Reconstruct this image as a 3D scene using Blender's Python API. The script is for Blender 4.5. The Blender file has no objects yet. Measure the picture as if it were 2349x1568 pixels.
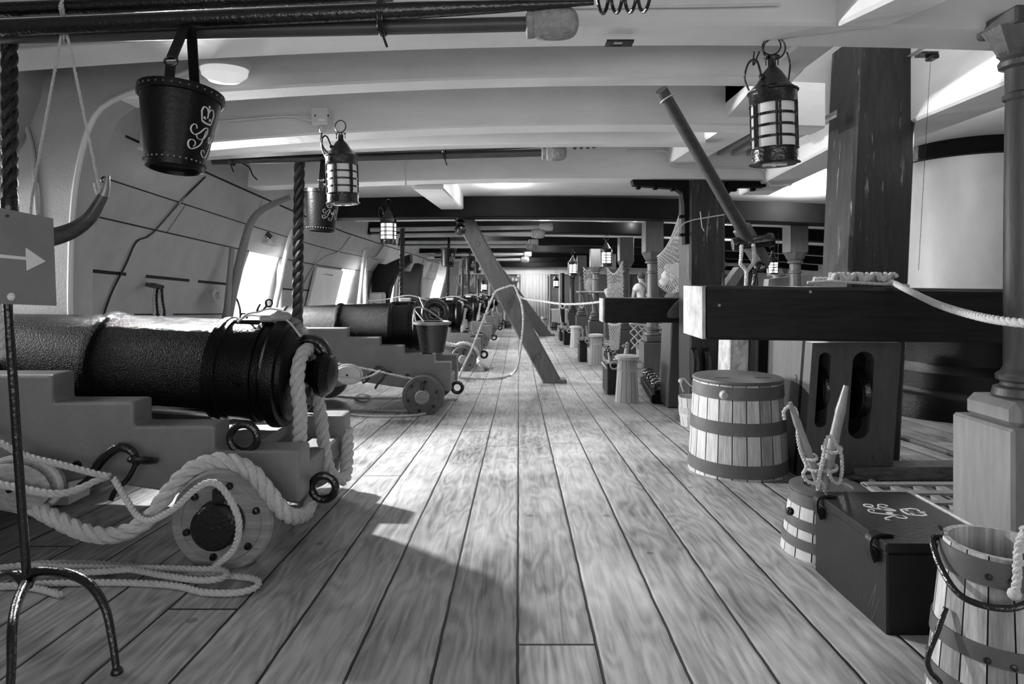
import bpy, math, random
from mathutils import Vector, Matrix
random.seed(7)
S = bpy.context.scene
COL = S.collection
PI = math.pi
CZ = 1.10          # camera height in the scene's own datum
F = 1450.0; VX = 1190.0; VY = 640.0

# the deck has sheer: it falls away from the camera, steeply at first
HT = [(-4, .95), (0, 1.085), (1.8, 1.160), (3.15, 1.214), (4, 1.256), (5.8, 1.352), (7, 1.412), (8.2, 1.466), (9.4, 1.505),
      (11.4, 1.535), (13, 1.56), (16, 1.605), (20, 1.68), (25, 1.80), (30, 1.93)]
def drop(Y):
    for (a, ha), (b, hb) in zip(HT, HT[1:]):
        if Y <= b:
            return ha + (hb - ha) * (Y - a) / (b - a)
    return HT[-1][1]
def fz(Y): return CZ - drop(Y)
def cz(Y): return CZ + 2.30 - drop(Y)          # underside of the deck beams above
def P(px, py, Y): return Vector(((px - VX) * Y / F, Y, CZ - (py - VY) * Y / F))

# ------------------------------------------------------------------ materials
MATS = {}
def mat(name, col, rough=.6, amt=.25, scale=6, stretch=(1, 1, 1), bump=.15, bscale=None, spec=.5, metal=0, emit=0, scratch=0, detail=5):
    m = bpy.data.materials.new(name); m.use_nodes = True
    nt = m.node_tree; N = nt.nodes; L = nt.links
    b = N['Principled BSDF']
    b.inputs['Roughness'].default_value = rough
    b.inputs['Metallic'].default_value = metal
    b.inputs['Specular IOR Level'].default_value = spec
    tc = N.new('ShaderNodeTexCoord'); mp = N.new('ShaderNodeMapping')
    mp.inputs['Scale'].default_value = stretch
    L.new(tc.outputs['Object'], mp.inputs['Vector'])
    nz = N.new('ShaderNodeTexNoise'); nz.inputs['Scale'].default_value = scale; nz.inputs['Detail'].default_value = detail
    nz.inputs['Roughness'].default_value = .62
    L.new(mp.outputs[0], nz.inputs['Vector'])
    r = N.new('ShaderNodeMapRange'); r.inputs['From Min'].default_value = .25; r.inputs['From Max'].default_value = .75
    r.inputs['To Min'].default_value = max(0, col * (1 - amt)); r.inputs['To Max'].default_value = min(.95, col * (1 + amt))
    L.new(nz.outputs[0], r.inputs[0])
    out = r.outputs[0]
    if scratch:
        s = N.new('ShaderNodeTexNoise'); s.inputs['Scale'].default_value = 1; s.inputs['Detail'].default_value = 8; s.inputs['Roughness'].default_value = .7
        mp2 = N.new('ShaderNodeMapping'); mp2.inputs['Scale'].default_value = (26, 26, 2.2); L.new(tc.outputs['Object'], mp2.inputs['Vector'])
        L.new(mp2.outputs[0], s.inputs['Vector'])
        r2 = N.new('ShaderNodeMapRange'); r2.inputs['From Min'].default_value = .60; r2.inputs['From Max'].default_value = .70
        r2.inputs['To Min'].default_value = 0; r2.inputs['To Max'].default_value = scratch
        L.new(s.outputs[0], r2.inputs[0])
        ad = N.new('ShaderNodeMath'); ad.operation = 'ADD'; L.new(out, ad.inputs[0]); L.new(r2.outputs[0], ad.inputs[1]); out = ad.outputs[0]
    cb = N.new('ShaderNodeCombineColor')
    for i in range(3): L.new(out, cb.inputs[i])
    L.new(cb.outputs[0], b.inputs['Base Color'])
    if bump:
        bn = nz
        if bscale:
            bn = N.new('ShaderNodeTexNoise'); bn.inputs['Scale'].default_value = bscale; bn.inputs['Detail'].default_value = 3
            L.new(mp.outputs[0], bn.inputs['Vector'])
        bp = N.new('ShaderNodeBump'); bp.inputs['Strength'].default_value = bump; bp.inputs['Distance'].default_value = .01
        L.new(bn.outputs[0], bp.inputs['Height']); L.new(bp.outputs[0], b.inputs['Normal'])
    if emit:
        b.inputs['Emission Color'].default_value = (1, 1, 1, 1); b.inputs['Emission Strength'].default_value = emit
    MATS[name] = m
    return m

WHITE = mat('white_paint', .74, .38, .07, 3, (1, 1, 3), .12, 22)
WHITE2 = mat('aged_white_paint', .66, .42, .12, 2.5, (1, 1, 1), .2, 14)
HULL = mat('hull_lining_paint', .36, .55, .12, 5, (1, 1, 1), .25, 90)
BLACKB = mat('black_painted_beam', .004, .6, .5, 8, (1, 1, 1), .1, spec=.12)
IRON = mat('black_iron', .006, .22, .4, 20, (1, 1, 1), .35, 60, .7)
GUN = mat('gun_black', .003, .2, .4, 20, (1, 1, 1), .35, 120, .22)
GUNR = mat('gun_cast_black', .003, .13, .6, 30, (1, 1, 1), .95, 170, .11)
OCHRE = mat('carriage_paint', .22, .5, .12, 9, (1, 1, 1), .35, 160)
TRUCKW = mat('truck_wood', .30, .6, .35, 7, (1, 1, 6), .3)
ROPE = mat('hemp_rope', .56, .9, .18, 60, (1, 1, 1), .5, 220)
TARROPE = mat('tarred_rope', .008, .5, .4, 50, (1, 1, 1), .4, 120)
TWINE = mat('white_twine', .62, .9, .1, 60)
POSTW = mat('varnished_post', .03, .42, .45, 3, (8, 8, 1), .25, 18, .3, scratch=.35)
POSTL = mat('brown_varnished_oak', .08, .42, .3, 4, (7, 7, 1), .2, 12, .55)
BITT = mat('crosspiece_oak', .015, .5, .6, 4, (1, 8, 8), .25, 14, .2)
ENDG = mat('pale_end_grain', .42, .55, .5, 9, (1, 1, 1), .8, 16)
SHORE = mat('shore_oak', .10, .5, .35, 5, (6, 6, 1.2), .25)
STAVE = mat('weathered_stave', .42, .6, .45, 5, (14, 14, .8), .35)
STAVE_B = mat('weathered_stave_dark', .27, .6, .45, 5, (16, 16, .8), .35)
STAVE_C = mat('weathered_stave_pale', .55, .6, .4, 5, (12, 12, .7), .35)
GROOVE = mat('stave_joint', .04, .9, .3, 8, bump=0)
STAVEP = mat('pale_pine_stave', .56, .5, .18, 4, (12, 12, 1), .15)
STAVEP_B = mat('pine_stave_dark', .46, .5, .2, 4, (12, 12, 1), .15)  # slightly darker pine tone, given to random staves
HOOPW = mat('grey_hoop', .09, .5, .2, 12, (1, 1, 1), .2)
HOOPM = mat('hoop_steel', .30, .4, .2, 12, (1, 1, 1), .1, metal=.6)
LEATHER = mat('black_leather', .006, .36, .4, 12, (1, 1, 1), .15, 60, .22)
LETTER = mat('pale_paint_lettering', .70, .5, .05, 6, bump=0)
STEEL = mat('sign_steel', .26, .3, .15, 5, (1, 1, 1), .12, 40, metal=.15)
SIGNW = mat('sign_white', .92, .5, .02, 5, bump=0)
BRWOOD = mat('pole_wood', .06, .4, .3, 4, (1, 10, 10), .15)
PALEPOLE = mat('pale_pole', .40, .45, .15, 4, (2, 2, 2), .1)
FLEECE = mat('fleece', .33, 1, .3, 40, (1, 1, 1), 1.0, 70)
CHESTP = mat('chest_paint', .012, .4, .25, 9, (1, 1, 1), .2, 70, .3)
HORN = mat('ox_horn', .06, .3, .8, 5, (2, 2, 7), .1)
PANE = mat('horn_pane', .62, .4, .1, 7, bump=0, emit=.06)
PANEB = mat('lit_pane', .8, .4, .05, 7, bump=0, emit=1.6)
LAMPB = mat('fluted_glass', .8, .3, .04, 7, bump=0, emit=.35)
PLASTIC = mat('white_plastic', .62, .4, .04, 5, bump=0)
GREYP = mat('grey_panel', .16, .5, .12, 4)
CANVAS = mat('canvas', .62, .85, .15, 3, (6, 1, .6), .5)
TIN = mat('galvanised_tin', .45, .3, .25, 6, (1, 1, 1), .1, metal=.8)
SKIN = mat('skin', .40, .6, .05, 5, bump=0)
SHIRT = mat('white_shirt', .88, .8, .05, 8)
DARKC = mat('dark_cloth', .07, .85, .2, 12)
DARKS = mat('charcoal_shirt', .12, .85, .3, 20)
BLOCKW = mat('block_wood', .33, .5, .4, 6, (4, 1, 9), .25)
BLOCKP = mat('painted_block', .62, .5, .15, 8)
GLASSD = mat('dark_pane', .05, .1, .3, 8, bump=0)
MASTP = mat('mast_buff_paint', .46, .42, .12, 4, (1, 1, .5), .2, 60)
SHOTM = mat('shot_black', .01, .15, .2, 8, bump=.1, spec=.8)
GRATE = mat('grating_wood', .34, .6, .2, 8)
COAM = mat('coaming_wood', .13, .5, .6, 10, (1, 5, 5), .4)
SOFT = mat('netting_cord', .40, .9, .1, 40, bump=0)
SEAMM = mat('pitch_seam', .006, .9, .1, 8, bump=0)

def plank_material():
    m = bpy.data.materials.new('deck_planks'); m.use_nodes = True
    nt = m.node_tree; N = nt.nodes; L = nt.links; b = N['Principled BSDF']
    def math_(op, a, c=None, d=None):
        n = N.new('ShaderNodeMath'); n.operation = op
        for i, v in enumerate((a, c, d)):
            if v is None: continue
            if isinstance(v, (int, float)): n.inputs[i].default_value = v
            else: L.new(v, n.inputs[i])
        return n.outputs[0]
    tc = N.new('ShaderNodeTexCoord'); sp = N.new('ShaderNodeSeparateXYZ'); L.new(tc.outputs['Object'], sp.inputs[0])
    X, Y = sp.outputs[0], sp.outputs[1]
    wob = N.new('ShaderNodeTexNoise'); wob.inputs['Scale'].default_value = 9; L.new(tc.outputs['Object'], wob.inputs['Vector'])
    Xw = math_('MULTIPLY_ADD', wob.outputs[0], .007, X)
    u = math_('DIVIDE', Xw, .25)
    pid = math_('FLOOR', u)
    fr = math_('FRACT', u)
    d = math_('MINIMUM', fr, math_('SUBTRACT', 1.0, fr))       # 0 at a seam
    wn = N.new('ShaderNodeTexWhiteNoise'); wn.noise_dimensions = '1D'; L.new(pid, wn.inputs['W'])
    rnd = wn.outputs['Value']
    v = math_('DIVIDE', math_('MULTIPLY_ADD', rnd, 7.0, Y), 6.1)
    bid = math_('FLOOR', v); fv = math_('FRACT', v)
    dv = math_('MINIMUM', fv, math_('SUBTRACT', 1.0, fv))
    seam = math_('LESS_THAN', d, .02)
    butt = math_('LESS_THAN', dv, .0009)
    seams = math_('MAXIMUM', seam, butt)
    wn2 = N.new('ShaderNodeTexWhiteNoise'); wn2.noise_dimensions = '2D'
    cv = N.new('ShaderNodeCombineXYZ'); L.new(pid, cv.inputs[0]); L.new(bid, cv.inputs[1]); L.new(cv.outputs[0], wn2.inputs['Vector'])
    # grain: stretched noise shifted per plank
    cx = N.new('ShaderNodeCombineXYZ')
    L.new(math_('MULTIPLY', X, 34.0), cx.inputs[0]); L.new(math_('MULTIPLY', Y, 2.2), cx.inputs[1]); L.new(math_('MULTIPLY', wn2.outputs['Value'], 50.0), cx.inputs[2])
    g = N.new('ShaderNodeTexNoise'); g.inputs['Scale'].default_value = 1; g.inputs['Detail'].default_value = 7; g.inputs['Roughness'].default_value = .65; g.inputs['Distortion'].default_value = .8
    L.new(cx.outputs[0], g.inputs['Vector'])
    cx2 = N.new('ShaderNodeCombineXYZ')
    L.new(math_('MULTIPLY', X, 5.5), cx2.inputs[0]); L.new(math_('MULTIPLY', Y, 1.1), cx2.inputs[1]); L.new(math_('MULTIPLY', wn2.outputs['Value'], 90.0), cx2.inputs[2])
    w = N.new('ShaderNodeTexNoise'); w.inputs['Scale'].default_value = 1; w.inputs['Detail'].default_value = 2; L.new(cx2.outputs[0], w.inputs['Vector'])
    rings = math_('MULTIPLY_ADD', math_('SINE', math_('MULTIPLY', w.outputs[0], 70.0)), .5, .5)
    fine = N.new('ShaderNodeTexNoise'); fine.inputs['Scale'].default_value = 2.2; fine.inputs['Detail'].default_value = 6; L.new(tc.outputs['Object'], fine.inputs['Vector'])
    val = math_('ADD', math_('MULTIPLY', g.outputs[0], .62), math_('MULTIPLY', rings, .10))
    val = math_('ADD', val, math_('MULTIPLY', fine.outputs[0], .62))
    val = math_('ADD', val, math_('MULTIPLY', wn2.outputs['Value'], .10))
    r = N.new('ShaderNodeMapRange'); r.inputs['From Min'].default_value = .48; r.inputs['From Max'].default_value = .95
    r.inputs['To Min'].default_value = .09; r.inputs['To Max'].default_value = .55
    L.new(val, r.inputs[0])
    k = N.new('ShaderNodeTexVoronoi'); k.inputs['Scale'].default_value = 2.3; L.new(tc.outputs['Object'], k.inputs['Vector'])
    knot = math_('GREATER_THAN', k.outputs['Distance'], .045)
    base = math_('MULTIPLY', r.outputs[0], math_('MULTIPLY_ADD', knot, .45, .55))
    fin = math_('MULTIPLY', base, math_('MULTIPLY_ADD', seams, -.96, 1.0))
    cb = N.new('ShaderNodeCombineColor')
    for i in range(3): L.new(fin, cb.inputs[i])
    L.new(cb.outputs[0], b.inputs['Base Color'])
    b.inputs['Roughness'].default_value = .5; b.inputs['Specular IOR Level'].default_value = .35
    hgt = math_('ADD', math_('MULTIPLY', math_('MINIMUM', d, .05), 14.0), math_('MULTIPLY', g.outputs[0], .35))
    bp = N.new('ShaderNodeBump'); bp.inputs['Strength'].default_value = .5; bp.inputs['Distance'].default_value = .008
    L.new(hgt, bp.inputs['Height']); L.new(bp.outputs[0], b.inputs['Normal'])
    return m
PALEPL = mat('pale_plinth_oak', .22, .45, .2, 4, (7, 7, 1), .1, 12)
STRUT = mat('strut_grey', .24, .5, .15, 6, (1, 1, 1), .2, 80)
DECK = plank_material()

# ------------------------------------------------------------------ mesh helpers
def frame_for(d):
    d = d.normalized()
    a = Vector((0, 0, 1)) if abs(d.z) < .9 else Vector((1, 0, 0))
    u = d.cross(a).normalized(); v = u.cross(d).normalized()
    return u, v

def smooth_path(pts, per=.03):
    pts = [Vector(p) for p in pts]
    if len(pts) < 3:
        n = max(2, int((pts[-1] - pts[0]).length / per))
        return [pts[0].lerp(pts[1], i / n) for i in range(n + 1)]
    out = []
    for i in range(len(pts) - 1):
        p0 = pts[i - 1] if i else pts[0] * 2 - pts[1]
        p1, p2 = pts[i], pts[i + 1]
        p3 = pts[i + 2] if i + 2 < len(pts) else p2 * 2 - p1
        n = max(2, int((p2 - p1).length / per))
        for k in range(n):
            t = k / n
            out.append(.5 * ((2 * p1) + (p2 - p0) * t + (2 * p0 - 5 * p1 + 4 * p2 - p3) * t * t + (3 * p1 - p0 - 3 * p2 + p3) * t ** 3))
    out.append(pts[-1])
    return out

class MB:
    def __init__(self): self.v = []; self.f = []; self.m = []
    def add(self, vs, fs, mi=0):
        o = len(self.v); self.v += [Vector(x) for x in vs]
        self.f += [tuple(o + i for i in f) for f in fs]; self.m += [mi] * len(fs)
        return self
    def box(self, a, b, bev=0, M=None, mi=0):
        x0, y0, z0 = [min(p, q) for p, q in zip(a, b)]; x1, y1, z1 = [max(p, q) for p, q in zip(a, b)]
        if bev <= 0:
            vs = [(x, y, z) for x in (x0, x1) for y in (y0, y1) for z in (z0, z1)]
            fs = [(0, 1, 3, 2), (4, 6, 7, 5), (0, 4, 5, 1), (2, 3, 7, 6), (0, 2, 6, 4), (1, 5, 7, 3)]
        else:
            e = min(bev, (x1 - x0) * .45, (y1 - y0) * .45, (z1 - z0) * .45)
            vs = []; fs = []; idx = {}
            for sx in (0, 1):
                for sy in (0, 1):
                    for sz in (0, 1):
                        c = (x1 if sx else x0, y1 if sy else y0, z1 if sz else z0)
                        d = (-e if sx else e, -e if sy else e, -e if sz else e)
                        for ax in range(3):
                            p = [c[i] + (0 if i == ax else d[i]) for i in range(3)]
                            idx[(sx, sy, sz, ax)] = len(vs); vs.append(p)
            for ax in range(3):
                o = [i for i in range(3) if i != ax]
                for s in (0, 1):
                    q = []
                    for a_, b_ in ((0, 0), (1, 0), (1, 1), (0, 1)):
                        k = [0, 0, 0]; k[ax] = s; k[o[0]] = a_; k[o[1]] = b_; q.append(idx[(k[0], k[1], k[2], ax)])
                    if (s == 1) == (ax == 1): q.reverse()
                    fs.append(tuple(q))
            for ax in range(3):       # edges parallel to ax
                o = [i for i in range(3) if i != ax]
                for a_ in (0, 1):
                    for b_ in (0, 1):
                        def K(t, face):
                            k = [0, 0, 0]; k[ax] = t; k[o[0]] = a_; k[o[1]] = b_; return idx[(k[0], k[1], k[2], face)]
                        fs.append((K(0, o[0]), K(1, o[0]), K(1, o[1]), K(0, o[1])))
            for sx in (0, 1):
                for sy in (0, 1):
                    for sz in (0, 1):
                        fs.append((idx[(sx, sy, sz, 0)], idx[(sx, sy, sz, 1)], idx[(sx, sy, sz, 2)]))
        if M is not None: vs = [M @ Vector(p) for p in vs]
        return self.add(vs, fs, mi)
    def prism(self, poly, y0, y1, axis='y', M=None):
        n = len(poly)
        def mk(a, b, t):
            return (a, t, b) if axis == 'y' else ((t, a, b) if axis == 'x' else (a, b, t))
        vs = [mk(a, b, y0) for a, b in poly] + [mk(a, b, y1) for a, b in poly]
        if M is not None: vs = [M @ Vector(p) for p in vs]
        fs = [tuple(range(n)), tuple(reversed(range(n, 2 * n)))] + [(i, n + i, n + (i + 1) % n, (i + 1) % n) for i in range(n)]
        return self.add(vs, fs)
    def lathe(self, prof, o, ax=(0, 0, 1), n=32, arc=2 * PI, a0=0):
        o = Vector(o); ax = Vector(ax).normalized(); u, v = frame_for(ax)
        vs = []; full = abs(arc - 2 * PI) < 1e-4; k = n if full else n + 1
        for r, h in prof:
            for i in range(k):
                t = a0 + arc * i / n
                vs.append(o + ax * h + (u * math.cos(t) + v * math.sin(t)) * max(r, 1e-5))
        fs = []
        for j in range(len(prof) - 1):
            for i in range(n):
                a = j * k + i; b = j * k + (i + 1) % k
                fs.append((a, b, b + k, a + k))
        return self.add(vs, fs)
    def tube(self, pts, r, n=8, cap=True, closed=False):
        pts = [Vector(p) for p in pts]; m = len(pts)
        if m < 2: return self
        T = []
        for i in range(m):
            if closed: T.append((pts[(i + 1) % m] - pts[i - 1]))
            else: T.append(pts[min(i + 1, m - 1)] - pts[max(i - 1, 0)])
        u, v = frame_for(T[0]); vs = []
        for i in range(m):
            t = T[i].normalized() if T[i].length > 1e-9 else Vector((0, 0, 1))
            u = (u - t * u.dot(t))
            u = u.normalized() if u.length > 1e-6 else frame_for(t)[0]
            v = t.cross(u)
            rr = r[i] if isinstance(r, (list, tuple)) else r
            for k in range(n):
                a = 2 * PI * k / n
                vs.append(pts[i] + (u * math.cos(a) + v * math.sin(a)) * rr)
        fs = []
        for i in range(m if closed else m - 1):
            for k in range(n):
                a = i * n + k; b = i * n + (k + 1) % n; j = (i + 1) % m
                fs.append((a, b, j * n + (k + 1) % n, j * n + k))
        if cap and not closed:
            fs.append(tuple(reversed(range(n)))); fs.append(tuple((m - 1) * n + k for k in range(n)))
        return self.add(vs, fs)
    def ring(self, c, R, r, nrm=(0, 1, 0), N_=28, n=10, sx=1, sy=1, a0=0, a1=2 * PI):
        c = Vector(c); nrm = Vector(nrm).normalized(); u, v = frame_for(nrm)
        closed = abs(a1 - a0 - 2 * PI) < 1e-4
        K = N_ if closed else N_ + 1
        pts = [c + u * math.cos(a0 + (a1 - a0) * i / N_) * R * sx + v * math.sin(a0 + (a1 - a0) * i / N_) * R * sy for i in range(K)]
        return self.tube(pts, r, n, True, closed)
    def rope(self, pts, R, pitch=None, n=7, per=None, closed=False):
        """three-strand laid rope along a smooth path"""
        pitch = pitch or R * 6.5
        P_ = smooth_path(pts, per or pitch / 9)
        d = [0]
        for a, b in zip(P_, P_[1:]): d.append(d[-1] + (b - a).length)
        T = [(P_[min(i + 1, len(P_) - 1)] - P_[max(i - 1, 0)]).normalized() for i in range(len(P_))]
        u, _ = frame_for(T[0]); U = []
        for t in T:
            u = (u - t * u.dot(t)).normalized(); U.append(u.copy())
        for s in range(3):
            q = []
            for p, t, uu, dd in zip(P_, T, U, d):
                a = 2 * PI * (dd / pitch + s / 3); w = t.cross(uu)
                q.append(p + (uu * math.cos(a) + w * math.sin(a)) * R * .5)
            self.tube(q, R * .56, n)
        return self
    def sphere(self, c, r, n=16, sc=(1, 1, 1)):
        c = Vector(c); m = n // 2; vs = []; fs = []
        for j in range(m + 1):
            p = PI * j / m
            for i in range(n):
                a = 2 * PI * i / n
                vs.append(c + Vector((math.sin(p) * math.cos(a) * sc[0], math.sin(p) * math.sin(a) * sc[1], math.cos(p) * sc[2])) * r)
        for j in range(m):
            for i in range(n):
                fs.append((j * n + i, j * n + (i + 1) % n, (j + 1) * n + (i + 1) % n, (j + 1) * n + i))
        return self.add(vs, fs)
    def build(self, name, material, parent=None, flat=False, ang=35):
        me = bpy.data.meshes.new(name)
        root = parent
        while root is not None and root.parent is not None: root = root.parent
        off = Vector(root.location) if root is not None else Vector((0, 0, 0))
        if parent is None and getattr(self, 'org', None): off = Vector(self.org)
        me.from_pydata([p - off for p in self.v], [], self.f)
        ms = material if isinstance(material, (list, tuple)) else [material]
        for x in ms: me.materials.append(x)
        if len(ms) > 1:
            for p_, mi_ in zip(me.polygons, self.m): p_.material_index = mi_
        me.validate()
        import bmesh
        bm = bmesh.new(); bm.from_mesh(me)
        bmesh.ops.remove_doubles(bm, verts=bm.verts, dist=1e-6)
        bmesh.ops.recalc_face_normals(bm, faces=bm.faces)
        bm.to_mesh(me); bm.free()
        if not flat:
            for p in me.polygons: p.use_smooth = True
            me.set_sharp_from_angle(angle=math.radians(ang))
        o = bpy.data.objects.new(name, me); COL.objects.link(o)
        if parent is not None: o.parent = parent
        elif getattr(self, 'org', None): o.location = off
        return o

def thing(name, label, cat, loc=(0, 0, 0), group=None):
    o = bpy.data.objects.new(name, None); COL.objects.link(o); o.location = loc
    o.empty_display_size = .1
    o['label'] = label; o['category'] = cat
    if group: o['group'] = group
    return o
def tag(o, label, cat, group=None, kind=None):
    o['label'] = label; o['category'] = cat
    if group: o['group'] = group
    if kind: o['kind'] = kind
    return o
def struct(o, label=None):
    o['kind'] = 'structure'
    if label: o['label'] = label
    return o
def dup(o, loc=None, label=None, parent=None, scale=None, rotz=None):
    c = o.copy(); COL.objects.link(c)
    if parent is not None: c.parent = parent
    if loc is not None: c.location = loc
    if label: c['label'] = label
    if scale: c.scale = (scale,) * 3
    if rotz is not None: c.rotation_euler.z = rotz
    for ch in list(o.children): dup(ch, parent=c)
    return c
# ------------------------------------------------------------------ floor and deck over
m = MB(); ys = [-3.6 + .4 * i for i in range(74)]; xs = [-3.4, 0, 3, 6, 9.5]
for y in ys:
    for x in xs: m.v.append(Vector((x, y, fz(y))))
n = len(xs)
for j in range(len(ys) - 1):
    for i in range(n - 1): m.f.append((j * n + i, j * n + i + 1, (j + 1) * n + i + 1, (j + 1) * n + i))
struct(m.build('floor', DECK), 'scrubbed deck planks running away from the camera')

m = MB(); xs = [-3.0 + .1 * i for i in range(10)] + [-2.0 + .5 * i for i in range(7)] + [1.40, 1.62, 2.0, 2.32, 2.6, 3.0] + [3.5 + .5 * i for i in range(13)]
HOLE = (1.72, 2.28)          # hatch opening in the deck over, x range; y 4.4 .. 5.9
for y in ys:
    for x in xs: m.v.append(Vector((x, y, cz(y) + .30 - .004 * (x - 1.0) ** 2 + (.17 if x > 2.5 and y < 8 else 0))))
n = len(xs)
for j in range(len(ys) - 1):
    for i in range(n - 1):
        if 1.4 < xs[i] + .12 < 2.65 and 3.0 < ys[j] + .2 < 4.7: continue
        m.f.append((j * n + i, (j + 1) * n + i, (j + 1) * n + i + 1, j * n + i + 1))
struct(m.build('ceiling', WHITE2), 'white painted underside of the deck above')

# ------------------------------------------------------------------ deck beams
def beam(y0, y1, zf, h, k, Xc, x0=-2.75, x1=9.0, material=WHITE, bev=.012, label=None, dz=0):
    m = MB(); N_ = 36
    sec = [(y0, bev), (y0 + bev, 0), (y1 - bev, 0), (y1, bev), (y1, h), (y0, h)]
    for i in range(N_ + 1):
        x = x0 + (x1 - x0) * i / N_
        for (yy, zz) in sec: m.v.append(Vector((x, yy, zf + dz * x - k * (x - Xc) ** 2 + zz)))
    n = len(sec)
    for i in range(N_):
        for j in range(n):
            m.f.append((i * n + j, i * n + (j + 1) % n, (i + 1) * n + (j + 1) % n, (i + 1) * n + j))
    m.f.append(tuple(range(n))); m.f.append(tuple(reversed(range(N_ * n, N_ * n + n))))
    o = m.build('ceiling_beam', material); struct(o, label); return o
def zat(y, Y): return CZ - (y - VY) * Y / F
beam(1.85, 2.2, cz(2.0) + .1, .34, .012, .8)
beam(2.77, 3.03, zat(60, 2.77) + .012 * .64, .34, .0122, .8)
beam(3.38, 3.56, zat(178, 3.38) + .0144 * .64, .30, .0144, .8, x1=1.45)
beam(4.25, 4.48, zat(288, 4.25) + .0147 * .64, .30, .0147, .8, x1=2.06)
beam(4.73, 4.88, zat(330, 4.73) + .010 * .64, .26, .010, .8, x1=1.40)
beam(5.93, 6.22, zat(409, 5.93) + .0073 * .64, .32, .0073, .8, x1=2.62)
FB = [(8.45, 8.85, 497, .27), (10.6, 10.95, 534, .20), (13.3, 13.65, 561, .20), (16.1, 16.4, 578, .20), (19.0, 19.3, 590, .2), (22, 22.3, 601, .2)]
for (a, b, y, h) in FB:
    beam(a, b, zat(y, a), h, .0045, -.5, material=BLACKB)
beam(24.4, 24.8, zat(612, 24.4), .35, .002, .5, material=BLACKB, x0=-2.6)
# narrow ledges between the dark beams, pale
for (a, y) in ((9.75, 508), (12.2, 545), (14.9, 566), (17.7, 582)):
    beam(a, a + .12, zat(y - 4, a), .16, .0045, -.5, material=WHITE, label='slim white ledge between the dark beams')

# carlings (short fore-and-aft timbers between beams)
def carling(x0, x1, y0, y1, za, zb, h=.22, material=WHITE, name='ceiling_beam'):
    m = MB(); e = .015
    for y, z in ((y0, za), (y1, zb)):
        for (xx, zz) in ((x0, e), (x0 + e, 0), (x1 - e, 0), (x1, e), (x1, h), (x0, h)): m.v.append(Vector((xx, y, z + zz)))
    for j in range(6): m.f.append((j, (j + 1) % 6, 6 + (j + 1) % 6, 6 + j))
    m.f.append(tuple(range(6))); m.f.append(tuple(range(6, 12)))
    struct(m.build(name, material)); 
carling(1.39, 1.62, 3.56, 4.25, zat(160, 3.56), zat(268, 4.25))
carling(1.39, 1.66, 4.48, 5.93, zat(305, 4.48), zat(376, 5.93))
carling(2.63, 2.98, 2.98, 5.95, CZ + 1.06, CZ + 1.04, .75)
carling(1.39, 1.60, 4.25, 4.72, cz(4.4) + .2, cz(4.4) + .2, .8)
carling(1.39, 1.60, 2.98, 4.26, cz(3.5) + .1, cz(3.5) + .1, .8)
beam(4.70, 4.80, cz(4.7) + .2, .7, 0, 0, x0=1.4, x1=2.65)
beam(2.96, 3.02, cz(3) + .25, .7, 0, 0, x0=1.4, x1=2.65)
m = MB(); m.box((1.3, 2.9, cz(3.8) + .95), (2.7, 4.9, cz(3.8) + 1.0)); struct(m.build('ceiling', WHITE), 'underside of the next deck seen up the hatch')
carling(2.30, 2.62, 4.48, 6.6, zat(322, 4.48), zat(428, 6.0), .26)
carling(-1.05, -.74, 6.22, 8.45, zat(434, 6.22), zat(480, 8.45), .24)
carling(1.39, 1.62, 2.2, 2.77, zat(-30, 2.2), zat(60, 2.77))
# grating slats over the hatch between carlings
for i in range(5):
    x = 1.72 + i * .135
    m = MB(); m.box((x, 4.5, zat(308, 4.6)+.1), (x + .05, 5.9, zat(308, 4.6) + .15))
    struct(m.build('ceiling_beam', GRATE), 'slat of the hatch grating overhead')

# ------------------------------------------------------------------ hull side, port (left)
WP = [(1.27, -2.50), (.85, -2.55), (.60, -2.64), (.40, -2.77), (.33, -2.82), (.15, -2.88), (-.10, -2.94), (-.45, -3.01), (-.9, -3.08), (-1.36, -3.12)]
def wx(z_rel):          # z_rel relative to local 'camera-like' level that follows the sheer
    for (za, xa), (zb, xb) in zip(WP, WP[1:]):
        if z_rel >= zb: return xa + (xb - xa) * (za - z_rel) / (za - zb)
    return WP[-1][1]
def wz2(zr, Y):
    # the top of the wall meets the ceiling, the bottom meets the floor
    t = (zr + 1.36) / 2.21
    if zr > .85: return cz(Y) - .10 + (zr - .85)
    lo = fz(Y) - .01; hi = cz(Y) - .10
    return lo + (hi - lo) * t
def zrel(z, Y):
    lo = fz(Y) - .01; hi = cz(Y) - .10
    return (z - lo) / (hi - lo) * 2.21 - 1.36
PORTS = [(2.5, 3.3), (6.62, 7.42), (10.1, 10.9), (13.9, 14.7), (17.6, 18.4), (21.2, 22.0)]
PZ = (-.45, .33)
yb = sorted({-3.5, 0, 1.2, 2, 4, 5, 6, 8, 9, 12, 13, 16, 19.5, 24.9} | {v for p in PORTS for v in p})
m = MB()
zs = [z for z, _ in WP]
for y in yb:
    for z, x in WP: m.v.append(Vector((x, y, wz2(z, y))))
n = len(WP)
for j in range(len(yb) - 1):
    mid = (yb[j] + yb[j + 1]) / 2
    for i in range(n - 1):
        zm = (zs[i] + zs[i + 1]) / 2
        if any(a < mid < b for a, b in PORTS) and PZ[0] < zm < PZ[1]: continue
        m.f.append((j * n + i, j * n + i + 1, (j + 1) * n + i + 1, (j + 1) * n + i))
struct(m.build('wall_left', HULL, ang=12), 'pale painted inner planking of the ship side')
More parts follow.
